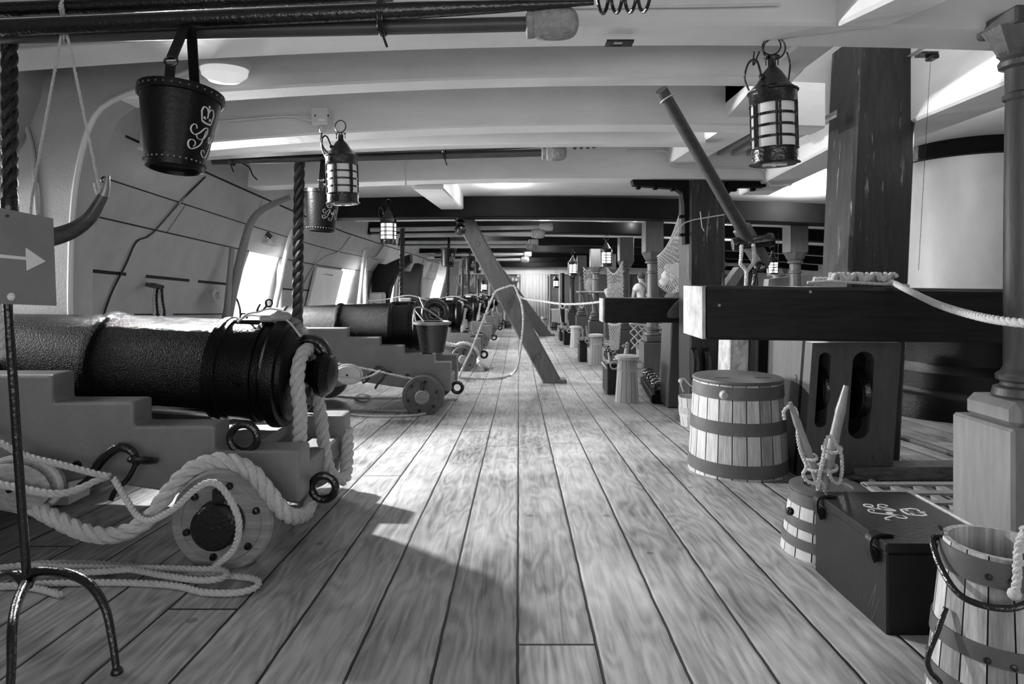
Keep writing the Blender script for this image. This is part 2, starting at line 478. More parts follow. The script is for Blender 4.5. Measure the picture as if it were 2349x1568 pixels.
# strakes: dark seams laid into the planking
def seam_line(zr, y0, y1, w=.006, material=SEAMM, nm='trim_1'):
    m = MB(); N_ = max(2, int((y1 - y0) / .4)); 
    for i in range(N_ + 1):
        y = y0 + (y1 - y0) * i / N_
        x = wx(zr); z = wz2(zr, y)
        m.v += [Vector((x + .003, y, z + w)), Vector((x + .003, y, z - w)), Vector((x - .01, y, z - w)), Vector((x - .01, y, z + w))]
    for i in range(N_):
        for k in range(4): m.f.append((i * 4 + k, i * 4 + (k + 1) % 4, (i + 1) * 4 + (k + 1) % 4, (i + 1) * 4 + k))
    return struct(m.build(nm, material))
seam_line(.56, 4.1, 12, .004)
seam_line(.335, 4.1, 6.6, .005); seam_line(.335, 7.45, 24, .005)
seam_line(-.02, 4.25, 4.7, .012); seam_line(-.02, 4.95, 5.6, .012); seam_line(-.02, 5.75, 6.45, .012)
seam_line(-.32, 4.9, 5.3, .006); seam_line(-.32, 5.45, 6.5, .006); seam_line(-.02, 7.7, 9.6, .01)
seam_line(.84, 4.1, 24, .008)
for (ya, z0, z1) in ((5.05, .335, .56), (6.3, .56, .84), (8.6, .335, .56), (9.9, .56, .84)):
    m = MB(); m.add([(wx(z0) + .004, ya, wz2(z0, ya)), (wx(z1) + .004, ya, wz2(z1, ya)), (wx(z1) + .004, ya + .008, wz2(z1, ya)), (wx(z0) + .004, ya + .008, wz2(z0, ya))], [(0, 1, 2, 3)])
    struct(m.build('trim_1', SEAMM))
# port reveals (the thickness of the side)
for k, (a, b) in enumerate(PORTS):
    m = MB(); D = .42
    for y in (a, b):
        q = [(wx(z), y, wz2(z, y)) for z in (PZ[1], .15, -.1, PZ[0])]
        vs = q + [(x - D, yy, z) for x, yy, z in q]
        m.add(vs, [(0, 1, 5, 4), (1, 2, 6, 5), (2, 3, 7, 6)])
    for z in PZ:
        q = [(wx(z), a, wz2(z, a)), (wx(z), b, wz2(z, b))]
        m.add(q + [(x - D, y, zz) for x, y, zz in q], [(0, 1, 3, 2)])
    struct(m.build('window_%d' % (k + 1), WHITE), 'open gun port cut through the ship side')

# right side of the ship, mostly hidden
m = MB(); m.box((9.4, -3.5, -1.2), (9.5, 24.9, 3.6)); struct(m.build('wall_right', HULL))
# forward part of the side above the camera-left is closed by the great hanging knee
# ------------------------------------------------------------------ after bulkhead
YW = 25.0
m = MB(); m.box((-3.4, YW, -1.3), (9.5, YW + .1, 2.2)); struct(m.build('wall_far', GREYP), 'grey panelled bulkhead at the far end')
def wallbox(x0, y0, x1, y1, d, material, nm, depth=0):
    a = P(x0, y0, YW - depth); b = P(x1, y1, YW - depth)
    m = MB(); m.box((a.x, YW - depth - d, a.z), (b.x, YW - depth, b.z)); return struct(m.build(nm, material))
wallbox(960, 612, 1700, 629, .12, WHITE2, 'trim_2')
wallbox(1186, 629, 1192, 746, .08, WHITE, 'trim_3')
wallbox(1256, 629, 1262, 746, .08, WHITE, 'trim_4')
wallbox(1192, 629, 1194, 746, .03, WHITE2, 'trim_4')
for x in (1120, 1155, 1281, 1400, 1440, 1480, 1560): wallbox(x, 629, x + 4, 746, .05, WHITE2 if x < 1500 else GREYP, 'trim_5')
wallbox(1100, 690, 1186, 693, .06, WHITE2, 'trim_6')
# ------------------------------------------------------------------ great guns
def make_cannon(label, xe, yn, steps, xs_, z_ax, slope, xb, top_cap=None, detail=True, mult=1):
    """xe: world x of the rear cheek end; yn: y of the near cheek's face; steps: heights of the cheek's steps above the deck (rear first);
    xs_: distances from the rear end of each riser; z_ax: bore axis above deck at the base ring; xb: base ring x from rear end"""
    f = fz(yn + .4)
    t = thing('cannon', label, 'cannon', (xe, yn + .42, f), 'great guns run out along the port side')
    W = .15
    for (ya, yb_) in ((yn, yn + W), (yn + .70, yn + .70 + W)):
        poly = [(xe, f + .235)]
        x_prev = xe
        for i, h in enumerate(steps):
            poly.append((x_prev, f + h)); x_prev = xe - xs_[i]; poly.append((x_prev, f + h))
        poly += [(xe - 1.95, f + steps[-1] + (.0)), (xe - 1.95, f + .30), (xe - 1.3, f + .26), (xe - .95, f + .34), (xe - .55, f + .28)]
        m = MB(); m.prism(poly, ya, yb_); c = m.build('cheek', OCHRE, t, flat=True)
        bv = c.modifiers.new('b', 'BEVEL'); bv.width = .012; bv.segments = 2; bv.limit_method = 'ANGLE'
        for v in ((.10, .30), (.62, .30), (1.05, .42)):
            m = MB()
            if ya == yn:
                m.lathe([(0, -.012), (.02, -.01), (.026, .004), (.026, .01)], (xe - v[0] - .35, ya, f + v[1] + .1), (0, 1, 0), 12); m.build('bolt_head', IRON, t)
    # cheek end panels (raised frames on the rear faces)
    m = MB(); m.box((xe - .02, yn + .15, f + .25), (xe - .16, yn + .70, f + .36), .01); m.build('transom', OCHRE, t)
    m = MB(); m.box((xe - .3, yn + .15, f + .36), (xe - 1.6, yn + .70, f + .44), .01); m.build('stool_bed', OCHRE, t)
    m = MB(); m.prism([(xe - .28, f + .44), (xe - .75, f + .44), (xe - .75, f + z_ax - .30)], yn + .30, yn + .55); m.build('quoin', TRUCKW, t)
    # axles and trucks
    for ax_x in (.27, 1.55):
        x = xe - ax_x; za = f + .215
        m = MB(); m.box((x - .09, yn - .01, za - .05), (x + .09, yn + .86, za + .09), .01); m.build('axletree', OCHRE, t)
        for side, y0 in ((-1, yn - .03), (1, yn + .88)):
            m = MB(); y1 = y0 + side * .12
            R_ = .213
            m.lathe([(.055, 0), (R_ - .01, 0), (R_, .012), (R_, .108), (R_ - .01, .12), (R_ - .045, .12), (R_ - .05, .112), (.07, .112), (.065, .12), (.055, .12), (.055, 0)], (x, y0, f + .213), (0, side, 0), 40)
            w = m.build('truck_wheel', TRUCKW if mult == 1 else GREYTRUCK, t)
            if detail:
                for q in range(6):
                    m = MB(); a = q * PI / 3 + .3; rr = .15
                    c = Vector((x + rr * math.cos(a), y1 + side * .002, f + .213 + rr * math.sin(a)))
                    m.lathe([(0, .008), (.012, .006), (.016, -.004)], c, (0, side, 0), 10)
                    if side < 0: m.build('rivet', IRON, w)
            m = MB()
            hs = 1.32 if mult == 1 else 1
            m.lathe([(.075 * hs, 0), (.075 * hs, .02), (.066 * hs, .025), (.066 * hs, .05), (.07 * hs, .055), (.07 * hs, .07), (.062 * hs, .08), (0, .082)], (x, y1, f + .213), (0, side, 0), 24)
            m.build('axle_hub', IRON if mult == 1 else TRUCKW, w)
            m = MB(); m.box((x - .015, y1 + side * .02, f + .213 + .05), (x + .022, y1 + side * .05, f + .213 + .15), .004, None)
            m.build('linch_pin', IRON, w)
    # iron ring bolts
    def ringbolt(c, R=.06, r=.017, nrm=(0, 1, 0), nm='ring_bolt'):
        m = MB(); m.ring(c, R, r, nrm, 26, 10); m.build(nm, IRON, t)
    ringbolt((xe - .25, yn + .02, f + steps[0] + .048))
    ringbolt((xe + .055, yn + .17, f + .25), .055, .019)
    ringbolt((xe - .25, yn + .80, f + steps[0] + .048))
    # eye bolt and hook on the near cheek
    m = MB(); hx, hz = xe - .70, f + .44
    m.ring((hx + .05, yn - .055, hz), .04, .014, (0, .35, 1), 20, 8, sx=1.5); m.build('eye_bolt', IRON, t)
    m = MB(); pts = smooth_path([(hx + .03, yn - .07, hz - .02), (hx + .02, yn - .07, hz + .035), (hx - .04, yn - .07, hz + .06), (hx - .11, yn - .075, hz + .01), (hx - .16, yn - .08, hz - .07), (hx - .2, yn - .085, hz - .10)], .012)
    m.tube(pts, [.013 + .008 * math.sin(PI * i / len(pts)) for i in range(len(pts))], 10)
    m.tube(smooth_path([(hx + .03, yn - .07, hz - .01), (hx - .0, yn - .075, hz - .07), (hx - .05, yn - .08, hz - .12), (hx - .07, yn - .08, hz - .16)], .012), [.014] * 3 + [.011] * 30 if False else .011, 8)
    m.build('hook', IRON, t)
    # barrel
    o = Vector((xe - xb, yn + .425, f + z_ax)); ax = Vector((-math.cos(slope), 0, math.sin(slope)))
    R = .268
    prof = [(0, -.262), (.04, -.26), (.09, -.242), (.118, -.205), (.108, -.172), (.075, -.155), (.062, -.13), (.085, -.11), (.10, -.105),
            (.17, -.10), (.215, -.085), (.24, -.06), (.245, -.04), (R, -.035), (R + .008, -.01), (R + .008, .015), (R - .006, .03), (.252, .04), (.252, .07), (.262, .075), (.262, .10), (.25, .105),
            (.245, .24), (.253, .245), (.253, .27), (.258, .275), (.258, .30), (.245, .305), (.236, .84), (.246, .85), (.25, .87), (.246, .89), (.232, .90), (.205, 1.45), (.215, 1.46), (.215, 1.49), (.20, 1.5),
            (.165, 2.35), (.175, 2.36), (.175, 2.39), (.16, 2.4), (.17, 2.55), (.205, 2.66), (.205, 2.70), (.17, 2.74), (.085, 2.74), (.08, 2.6), (0, 2.6)]
    g0 = [i for i, p in enumerate(prof) if p[1] >= .3][0]
    m = MB(); m.lathe(prof[:g0 + 1], o, ax, 56); b = m.build('breech', GUN, t, ang=28)
    m = MB(); m.lathe(prof[g0:], o, ax, 56); b2 = m.build('barrel', GUNR, t, ang=28)
    # breeching loop on the neck of the cascabel
    lc = o - ax * -0 + Vector((.125, 0, .075))
    m = MB(); m.ring(lc, .083, .032, (0, 1, 0), 30, 12, a0=-.5, a1=PI + .5) ; m.ring(lc + Vector((0, 0, -.03)), .078, .03, (0, 1, 0), 30, 12); m.build('breeching_loop', IRON, t)
    m = MB(); m.box((xe - xb - .30, yn + .36, f + z_ax + .235), (xe - xb - .04, yn + .49, f + z_ax + .262), .008); m.build('vent_patch', GUN, t)
    # trunnion
    m = MB(); m.lathe([(0, -.47), (.075, -.47), (.075, .47), (0, .47)], o + ax * 1.35 + Vector((0, 0, -.06)), (0, 1, 0), 24); m.build('trunnion', GUN, t)
    if mult == 1:      # small cast marks on the breech: O, E and a stroke
        m = MB(); 
        def cyl(u, v):
            a = math.radians(8) + v; rr = .2535
            return o + ax * (.165 - u) + Vector((0, -rr * math.cos(a), -rr * math.sin(a)))
        for st_ in ([(.0, 0), (.012, .03), (.024, 0), (.012, -.03), (0, 0)], [(.034, -.03), (.034, .03)], [(.034, .03), (.05, .03)], [(.034, 0), (.046, 0)], [(.034, -.03), (.05, -.03)], [(.06, -.03), (.06, .03)]):
            m.tube([cyl(u, v) for u, v in st_], .0022, 5)
        m.build('cast_mark', GUN, b)
    return t
GREYTRUCK = mat('grey_truck_paint', .12, .5, .3, 9, (1, 1, 1), .3, 40)
ST1 = ([.468, .573, .677, .797], [.368, .725, 1.08, 1.95])
ST2 = ([.54, .63, .716, .80, .90], [.17, .50, .75, 1.09, 1.95])
can1 = make_cannon('nearest black iron gun on a stepped ochre-grey truck carriage, behind the arrow sign', -.959, 2.76, *ST1, .75, math.radians(3.4), .22)
can2 = make_cannon('second great gun down the port side, tin pail hanging over its breech', -.715, 6.62, *ST2, .90, 0.0, .40, mult=2)
gl = ['third great gun in the row, partly hidden behind the hanging pail', 'fourth great gun in the row, only its breech and looped rope showing',
      'fifth great gun in the row, just left of the leaning shore', 'sixth and farthest great gun, before the grey bulkhead']
cans = []
for i, (dy, dx) in enumerate(((3.95, .07), (7.75, .09), (11.4, .12), (15.0, .14))):
    y = can2.location.y + dy
    c = dup(can2, (can2.location.x + dx, y, fz(y)), gl[i]); cans.append(c)

# ------------------------------------------------------------------ ropes on the guns
def rope_thing(name, label, cat, pts, R, pitch=None, group=None, material=ROPE, n=7, ends=None, per=None):
    m = MB(); m.rope(pts, R, pitch, n, per); m.org = tuple(m.v[0]); o = m.build(name, material)
    return tag(o, label, cat, group)
f1 = fz(3.1)
# breeching of the first gun: over the truck, round the end, up through the loop and down again
rope_thing('breeching_rope', 'thick three-strand rope draped over the front wheel of the nearest gun', 'rope',
    [P(-160, 1010, 2.95), P(-40, 1080, 2.75), P(60, 1150, 2.62), P(130, 1190, 2.55), P(200, 1222, 2.52), P(270, 1225, 2.50), P(340, 1190, 2.50), P(385, 1130, 2.52), P(440, 1075, 2.55), P(510, 1055, 2.57), P(575, 1080, 2.57),
     P(620, 1135, 2.58), P(660, 1180, 2.62), P(700, 1178, 2.80), P(716, 1140, 3.0)], .033, .17)
lp = can1.location + Vector((-.959 + .959, 0, 0))
LX = -.959 - .22 + .125; LZ = f1 + .75 + .075
rope_thing('breeching_rope', 'thick rope passing up through the loop at the breech of the nearest gun', 'rope',
    [P(688, 1010, 3.02), P(688, 940, 2.98), P(682, 870, 2.98), P(692, 815, 3.05), (LX + .0, 3.19, LZ + .03), P(718, 830, 3.35), P(728, 900, 3.32), P(738, 970, 3.28), P(746, 1040, 3.22), P(760, 1090, 3.2), P(790, 1095, 3.3), P(797, 1040, 3.42), P(797, 985, 3.52)], .034, .15)
# gun tackle on the first gun
rope_thing('tackle_rope', 'white tackle fall hooked to the side of the nearest gun carriage', 'rope',
    [P(-60, 985, 2.62), P(0, 1015, 2.6), P(60, 1045, 2.6), P(140, 1065, 2.6), P(215, 1085, 2.6), P(250, 1092, 2.6)], .0135, .07)
rope_thing('tackle_rope', 'rope end dropping from the carriage hook over the axle of the nearest gun', 'rope',
    [P(262, 1098, 2.58), P(290, 1145, 2.52), P(318, 1185, 2.46), P(350, 1192, 2.42), P(400, 1165, 2.38), P(450, 1120, 2.34), P(490, 1106, 2.33), P(525, 1140, 2.34), P(548, 1200, 2.34), P(535, 1260, 2.38), P(490, 1300, 2.46)], .0125, .065)
rope_thing('tackle_rope', 'lower white rope running from the left wooden block to the carriage hook', 'rope',
    [P(-30, 1105, 2.5), P(40, 1118, 2.5), P(120, 1132, 2.5), P(170, 1125, 2.54), P(225, 1100, 2.6), P(250, 1092, 2.62)], .015, .075)
# tackle block on the left
def block(name, label, c, L_, H_, T_, material, rot=0, group='wooden tackle blocks'):
    t = thing(name, label, 'pulley block', c, group)
    c = Vector(c)
    for s in (-1, 0, 1):
        m = MB(); m.sphere(c + Vector((0, s * T_ * .38, 0)), 1, 20, (L_ / 2, T_ * .16, H_ / 2)); m.build('shell', material, t)
    m = MB(); m.lathe([(0, -T_ * .45), (H_ * .38, -T_ * .45), (H_ * .38, T_ * .45), (0, T_ * .45)], c, (0, 1, 0), 20); m.build('sheave', IRON, t)
    m = MB(); m.ring(c, 1, .0, (0, 1, 0), 3, 3) if False else None
    m.v, m.f = [], []
    pts = [c + Vector((math.cos(a) * L_ * .52, 0, math.sin(a) * H_ * .54)) for a in [2 * PI * i / 32 for i in range(32)]]
    m.tube(pts, T_ * .12, 8, closed=True); m.build('strop', ROPE, t)
    m = MB(); m.lathe([(0, -T_ * .62), (H_ * .07, -T_ * .6), (H_ * .07, T_ * .6), (0, T_ * .62)], c, (0, 1, 0), 12); m.build('pin', IRON, t)
    t.rotation_euler.y = rot
    return t
block('tackle_block', 'large wooden pulley block behind the sign pole at the far left', P(52, 1110, 2.62), .30, .20, .12, BLOCKW, .1)
# coils of fall laid flat on the deck, bottom left
def flat(pts, dz=.012): 
    out = []
    for (px, py) in pts:
        # intersect the pixel ray with the sloping deck
        Y = 2.5
        for _ in range(30): Y = drop(Y) * F / max(60, (py - VY))
        p = P(px, py, Y); p.z = fz(Y) + dz; out.append(p)
    return out
def G(px, py): return flat([(px, py)], 0)[0]
rope_thing('tackle_fall', 'long hitched bights of white rope lying flat on the deck, lower left', 'rope',
    flat([(-120, 1318), (0, 1308), (120, 1298), (240, 1300), (360, 1312), (450, 1325), (530, 1328), (585, 1336), (590, 1352), (550, 1366), (470, 1366), (410, 1352), (330, 1345), (240, 1343), (120, 1345), (0, 1352)], .013), .0125, .065)
rope_thing('tackle_fall', 'inner bight of white rope nested inside the longer loop, lower left', 'rope',
    flat([(40, 1316), (160, 1318), (280, 1322), (370, 1338), (450, 1350), (500, 1348), (520, 1338), (505, 1326), (440, 1324), (340, 1322), (230, 1330), (120, 1334), (0, 1338)], .034), .0125, .065)
rope_thing('tackle_fall', 'short frayed rope end on the deck beside the sign stand leg', 'rope',
    flat([(-60, 1360), (20, 1352), (80, 1356), (140, 1372)], .013), .0125, .065)
# gun tackle on the second gun
rope_thing('tackle_rope', 'paired white tackle ropes leading to the hook of the second gun', 'rope',
    [P(760, 832, 6.5), P(800, 838, 6.45), P(860, 850, 6.42), P(905, 860, 6.4), P(945, 868, 6.4)], .0135, .07, per=.03)
rope_thing('tackle_rope', 'lower tackle rope beside the pale block at the second gun', 'rope',
    [P(752, 852, 6.3), P(772, 862, 6.25), P(815, 868, 6.25), P(850, 862, 6.3), P(872, 850, 6.4)], .0135, .07, per=.03)
block('tackle_block', 'pale double pulley block hooked to the second gun carriage', P(800, 858, 6.3), .25, .17, .11, BLOCKP, .06)
rope_thing('tackle_fall', 'white rope along the deck passing under the wheel of the second gun', 'rope',
    flat([(748, 908), (800, 913), (850, 916), (905, 915), (960, 918), (1010, 918), (1048, 918)], .013), .014, .075, per=.04)
rope_thing('tackle_fall', 'long doubled rope curving on the deck in front of the second gun', 'rope',
    flat([(750, 942), (830, 943), (900, 945), (960, 944), (1000, 934), (1015, 920), (1050, 917)], .013), .014, .075, per=.04)
rope_thing('tackle_fall', 'outer rope curving on the deck in front of the second gun wheel', 'rope',
    flat([(790, 952), (850, 957), (920, 957), (970, 952), (1004, 938), (1012, 926)], .013), .014, .075, per=.04)
rope_thing('tackle_fall', 'small knotted turn of rope on the deck left of the second gun wheel', 'rope',
    flat([(815, 916), (825, 908), (845, 910), (850, 920), (832, 926), (815, 920)], .02), .014, .075, per=.04)
# breechings and loops of the farther guns
def hang_breech(c, lab, R=.036):
    y = c.location.y; x = c.location.x; f = c.location.z
    lx, lz = x - .40 + .125, f + .90 + .06
    return rope_thing('breeching_rope', lab, 'rope', [(lx - .03, y - .22, lz - .48), (lx - .04, y - .2, lz - .25), (lx - .02, y - .12, lz - .03), (lx, y, lz + .045), (lx + .03, y + .12, lz - .05), (lx + .06, y + .16, lz - .3), (lx + .1, y + .16, lz - .42)], R, .2, per=.03, n=6)
for c, l in zip(cans, ('thick rope hanging from the breech loop of the third gun', 'thick rope hanging from the breech loop of the fourth gun', 'thick rope hanging from the breech of the fifth gun', 'thick rope hanging from the breech of the farthest gun')):
    hang_breech(c, l)
c3 = cans[0]
wc = Vector((c3.location.x - .27, c3.location.y - .42 - .10, c3.location.z + .213))
m = MB(); pts = [wc + Vector((-.34, 0, .26))] + [wc + Vector((.255 * math.cos(a), 0, .255 * math.sin(a))) for a in [2.1 - .25 * i for i in range(9)]] + [P(1100, 832, 10.2), G(1120, 846), G(1132, 845)]
m.rope(pts, .034, .17, 6, .03); tag(m.build('breeching_rope', ROPE), 'thick rope laid over the front wheel of the third gun', 'rope')

# lead apron and lashing on the first gun's vent
m = MB(); a0 = Vector(P(634, 728, 3.12))
m.sphere(a0 + Vector((.02, 0, .004)), 1, 18, (.055, .04, .03)); m.box(a0 + Vector((-.075, -.03, -.02)), a0 + Vector((.0, .03, .012)), .008)
m.org = tuple(a0); t_ = tag(m.build('gun_lock', TRUCKW), 'small wooden gun lock lashed on top of the nearest breech', 'gun lock', 'gun locks')
for i, (pa, pb) in enumerate(((P(545, 738, 3.0), P(590, 716, 3.1)), (P(545, 735, 3.2), P(600, 725, 3.1)), (P(640, 722, 3.1), P(690, 772, 3.1)), (P(590, 716, 3.1), P(650, 714, 3.12)))):
    m = MB(); m.tube(smooth_path([pa, (pa + pb) / 2 + Vector((0, 0, .015)), pb], .02), .005, 6); m.org = tuple(pa)
    tag(m.build('lashing', TWINE), ['thin white lashing stretched left from the gun lock', 'second thin lashing left of the gun lock', 'thin lashing trailing down over the nearest breech', 'twine looped over the gun lock'][i], 'lashing')
for i, c in enumerate([can2] + cans[:3]):
    a0 = c.location + Vector((-.55, 0, .90 + .29))
    m = MB(); m.box(a0 + Vector((-.06, -.035, -.03)), a0 + Vector((.06, .035, .015)), .01)
    m.tube(smooth_path([a0 + Vector((-.4, -.03, -.02)), a0 + Vector((-.2, 0, .0)), a0 + Vector((0, 0, .04)), a0 + Vector((.12, 0, .03)), a0 + Vector((.3, 0, -.03))], .03), .007, 6)
    m.org = tuple(a0)
    tag(m.build('gun_lock', BLOCKP), ['pale gun lock and twine on the second gun', 'pale gun lock and twine on the third gun', 'pale gun lock and twine on the fourth gun', 'pale gun lock on the fifth gun'][i], 'gun lock', 'gun locks')

# ------------------------------------------------------------------ tin pail over the second gun's breech
def pail(name, label, c, r0, r1, h, material, rim=True):
    t = thing(name, label, 'bucket', c); c = Vector(c)
    m = MB(); m.lathe([(0, .01), (r1 - .008, .01), (r0 - .01, h), (r0, h), (r1, 0), (0, 0)], c, (0, 0, 1), 36); m.build('body', material, t)
    if rim:
        m = MB(); m.lathe([(r0 - .004, h - .025), (r0 + .016, h - .02), (r0 + .02, h), (r0 - .008, h + .008), (r0 - .01, h)], c, (0, 0, 1), 36); m.build('rim', HOOPM, t)
    return t
YP = 6.2
pc = P(992, 806, YP); k = YP / F
pl = pail('leather_pail', 'dark pail with a pale rim hanging in front of the second gun breech', pc, 39 * k, 27 * k, 68 * k, IRON)
m = MB(); m.tube(smooth_path([P(954, 742, YP - .05), P(951, 708, YP), P(975, 708, YP), P(1015, 734, YP - .05)], .02), .008, 6); m.build('handle', TIN, pl)
m = MB(); m.tube([P(950, 709, YP), P(972, 737, YP - .12)], .006, 6); m.tube([P(973, 709, YP), P(962, 682, YP + .25)], .006, 6); m.build('lanyard', TWINE, pl)
m = MB(); c = P(998, 716, 6.62); m.ring(c, .105, .045, (0, 1, 0), 30, 12); m.org = tuple(c)
tag(m.build('iron_ring', IRON), 'black round loop behind the rim of the hanging pail', 'iron ring')
# ------------------------------------------------------------------ arrow sign on its iron stand
s0 = G(60, 1480); YS = 2.0
base = P(62, 1322, YS); root = Vector((base.x, YS, fz(YS)))
sg = thing('sign_stand', 'steel sign plate with a white arrow on a slim black iron tripod', 'sign', root)
top = P(15, 690, 1.97)
m = MB(); m.tube([base + Vector((0, 0, -.01)), base.lerp(top, .5), top + Vector((0, 0, .05))], .0125, 14); m.build('pole', IRON, sg)
def leg(pts, ball=True):
    m = MB(); q = smooth_path(pts, .02); m.tube(q, [.0165 - .007 * i / len(q) for i in range(len(q))], 12)
    l = m.build('leg', IRON, sg)
    m = MB(); m.sphere(q[-1], .017, 14); m.build('ball_foot', IRON, l)
leg([base + Vector((0, 0, -.03)), P(80, 1312, 1.99), P(140, 1312, 1.96), P(200, 1335, 1.93), P(240, 1390, 1.90), P(258, 1470, 1.88), P(268, 1541, 1.865)])
yy = 1.62
leg([base + Vector((0, 0, -.02)), P(55, 1345, 1.94), P(38, 1385, 1.84), P(28, 1440, 1.74), P(26, 1530, 1.68), P(22, 1605, 1.64)])
leg([base + Vector((0, 0, -.03)), P(40, 1318, 2.02), P(0, 1325, 2.1), P(-45, 1350, 2.2), P(-60, 1370, 2.25), P(-66, 1392, 2.27)])
# the plate, angled away to the right
A_, B_ = P(-70, 0, 1.80), P(128, 0, 2.08)
def plate_pt(px, py):
    # point of the plate plane seen at a pixel
    d = Vector(((px - VX) / F, 1, 0)); nA = Vector((A_.x, 1.80, 0)); e = Vector((B_.x - A_.x, .28, 0))
    # solve nA + s e = t d
    s = (nA.x * d.y - nA.y * d.x) / (e.y * d.x - e.x * d.y)
    Y = nA.y + s * e.y
    return P(px, py, Y)
tl, tr, br, bl = plate_pt(-70, 462), plate_pt(122, 501), plate_pt(130, 701), plate_pt(-70, 694)
nrm = (tr - tl).cross(bl - tl).normalized(); nrm = nrm if nrm.y > 0 else -nrm
m = MB(); q = [tl, tr, br, bl]; m.add(q + [p + nrm * .006 for p in q], [(0, 1, 2, 3), (7, 6, 5, 4), (0, 4, 5, 1), (1, 5, 6, 2), (2, 6, 7, 3), (3, 7, 4, 0)])
pt = m.build('plate', STEEL, sg, flat=True)
def decal(poly, mt, nm, par, th=.0015):
    q = [plate_pt(*p) - nrm * th for p in poly]; n = len(q)
    m = MB(); m.add(q + [p + nrm * (th * .9) for p in q], [tuple(range(n)), tuple(reversed(range(n, 2 * n)))] + [(i, (i + 1) % n, n + (i + 1) % n, n + i) for i in range(n)]); return m.build(nm, mt, par, flat=True)
decal([(-60, 577), (59, 589), (59, 568), (104, 599), (61, 620), (60, 596), (-60, 586)], SIGNW, 'arrow', pt)
m = MB(); c = plate_pt(23, 680) - nrm * .004; m.lathe([(0, 0), (.011, 0), (.012, .004), (0, .006)], c + nrm * .003, -nrm, 18)
m.lathe([(0, .006), (.005, .006), (.004, .009), (0, .010)], c + nrm * .003, -nrm, 12); m.build('screw', SIGNW, pt)
m = MB(); c = plate_pt(16, 495) - nrm * .001; m.lathe([(0, 0), (.004, 0), (.004, .002), (0, .002)], c, -nrm, 12); m.build('hole_plug', IRON, pt)

# ------------------------------------------------------------------ painted cypher strokes, as polylines in a 2-D box
CY_G = [[(48, 40), (42, 22), (28, 12), (8, 30), (6, 58), (20, 78), (42, 84), (75, 60), (105, 25), (128, 10), (142, 20), (138, 55), (118, 88), (84, 108), (58, 100), (52, 84)],
        [(130, 30), (112, 90), (96, 138), (66, 170), (28, 190), (6, 172), (4, 140), (24, 124), (48, 132), (52, 156), (40, 170)]]
CY_R = [[(178, 110), (190, 86), (182, 62), (168, 76), (176, 104), (200, 96), (224, 50), (236, 18)], [(236, 18), (222, 80), (200, 150), (176, 205), (146, 220), (118, 204), (116, 180), (136, 172), (150, 186)],
        [(236, 18), (270, 10), (290, 36), (276, 72), (240, 86)], [(240, 86), (262, 130), (286, 176), (312, 180), (318, 160)]]
CROWN = [[(100, -20), (90, -75), (82, -120), (100, -165), (132, -168), (160, -140), (172, -88), (170, -60)],
         [(240, -20), (250, -75), (258, -120), (240, -165), (208, -168), (180, -140), (170, -88)],
         [(170, -60), (170, -150), (170, -172)],
         [(95, -14), (130, -2), (170, 2), (210, -2), (245, -14)], [(98, -26), (130, -14), (170, -10), (210, -14), (242, -26)],
         [(155, -184), (185, -184)], [(170, -200), (170, -172)],
         [(118, -44), (130, -66), (142, -40)], [(198, -40), (210, -66), (222, -44)]]
def ribbon(m, pts2, w, fn, th=0.0012, per=6):
    q = [Vector((p[0], p[1], 0)) for p in smooth_path([(a, b, 0) for a, b in pts2], per)]
    L_ = []; n = len(q)
    for i in range(n):
        t = (q[min(i + 1, n - 1)] - q[max(i - 1, 0)]).normalized(); s = Vector((-t.y, t.x, 0))
        ww = w * (.45 + .75 * abs(t.y)) * (.6 + .4 * math.sin(PI * min(1, (i + 1) / n * 1.0)))
        L_.append((q[i] + s * ww, q[i] - s * ww))
    base = len(m.v)
    for a, b in L_:
        m.v += [fn(a.x, a.y, th), fn(b.x, b.y, th), fn(b.x, b.y, .0), fn(a.x, a.y, .0)]
    for i in range(n - 1):
        for k in range(4): m.f.append((base + i * 4 + k, base + i * 4 + (k + 1) % 4, base + i * 4 + 4 + (k + 1) % 4, base + i * 4 + 4 + k))

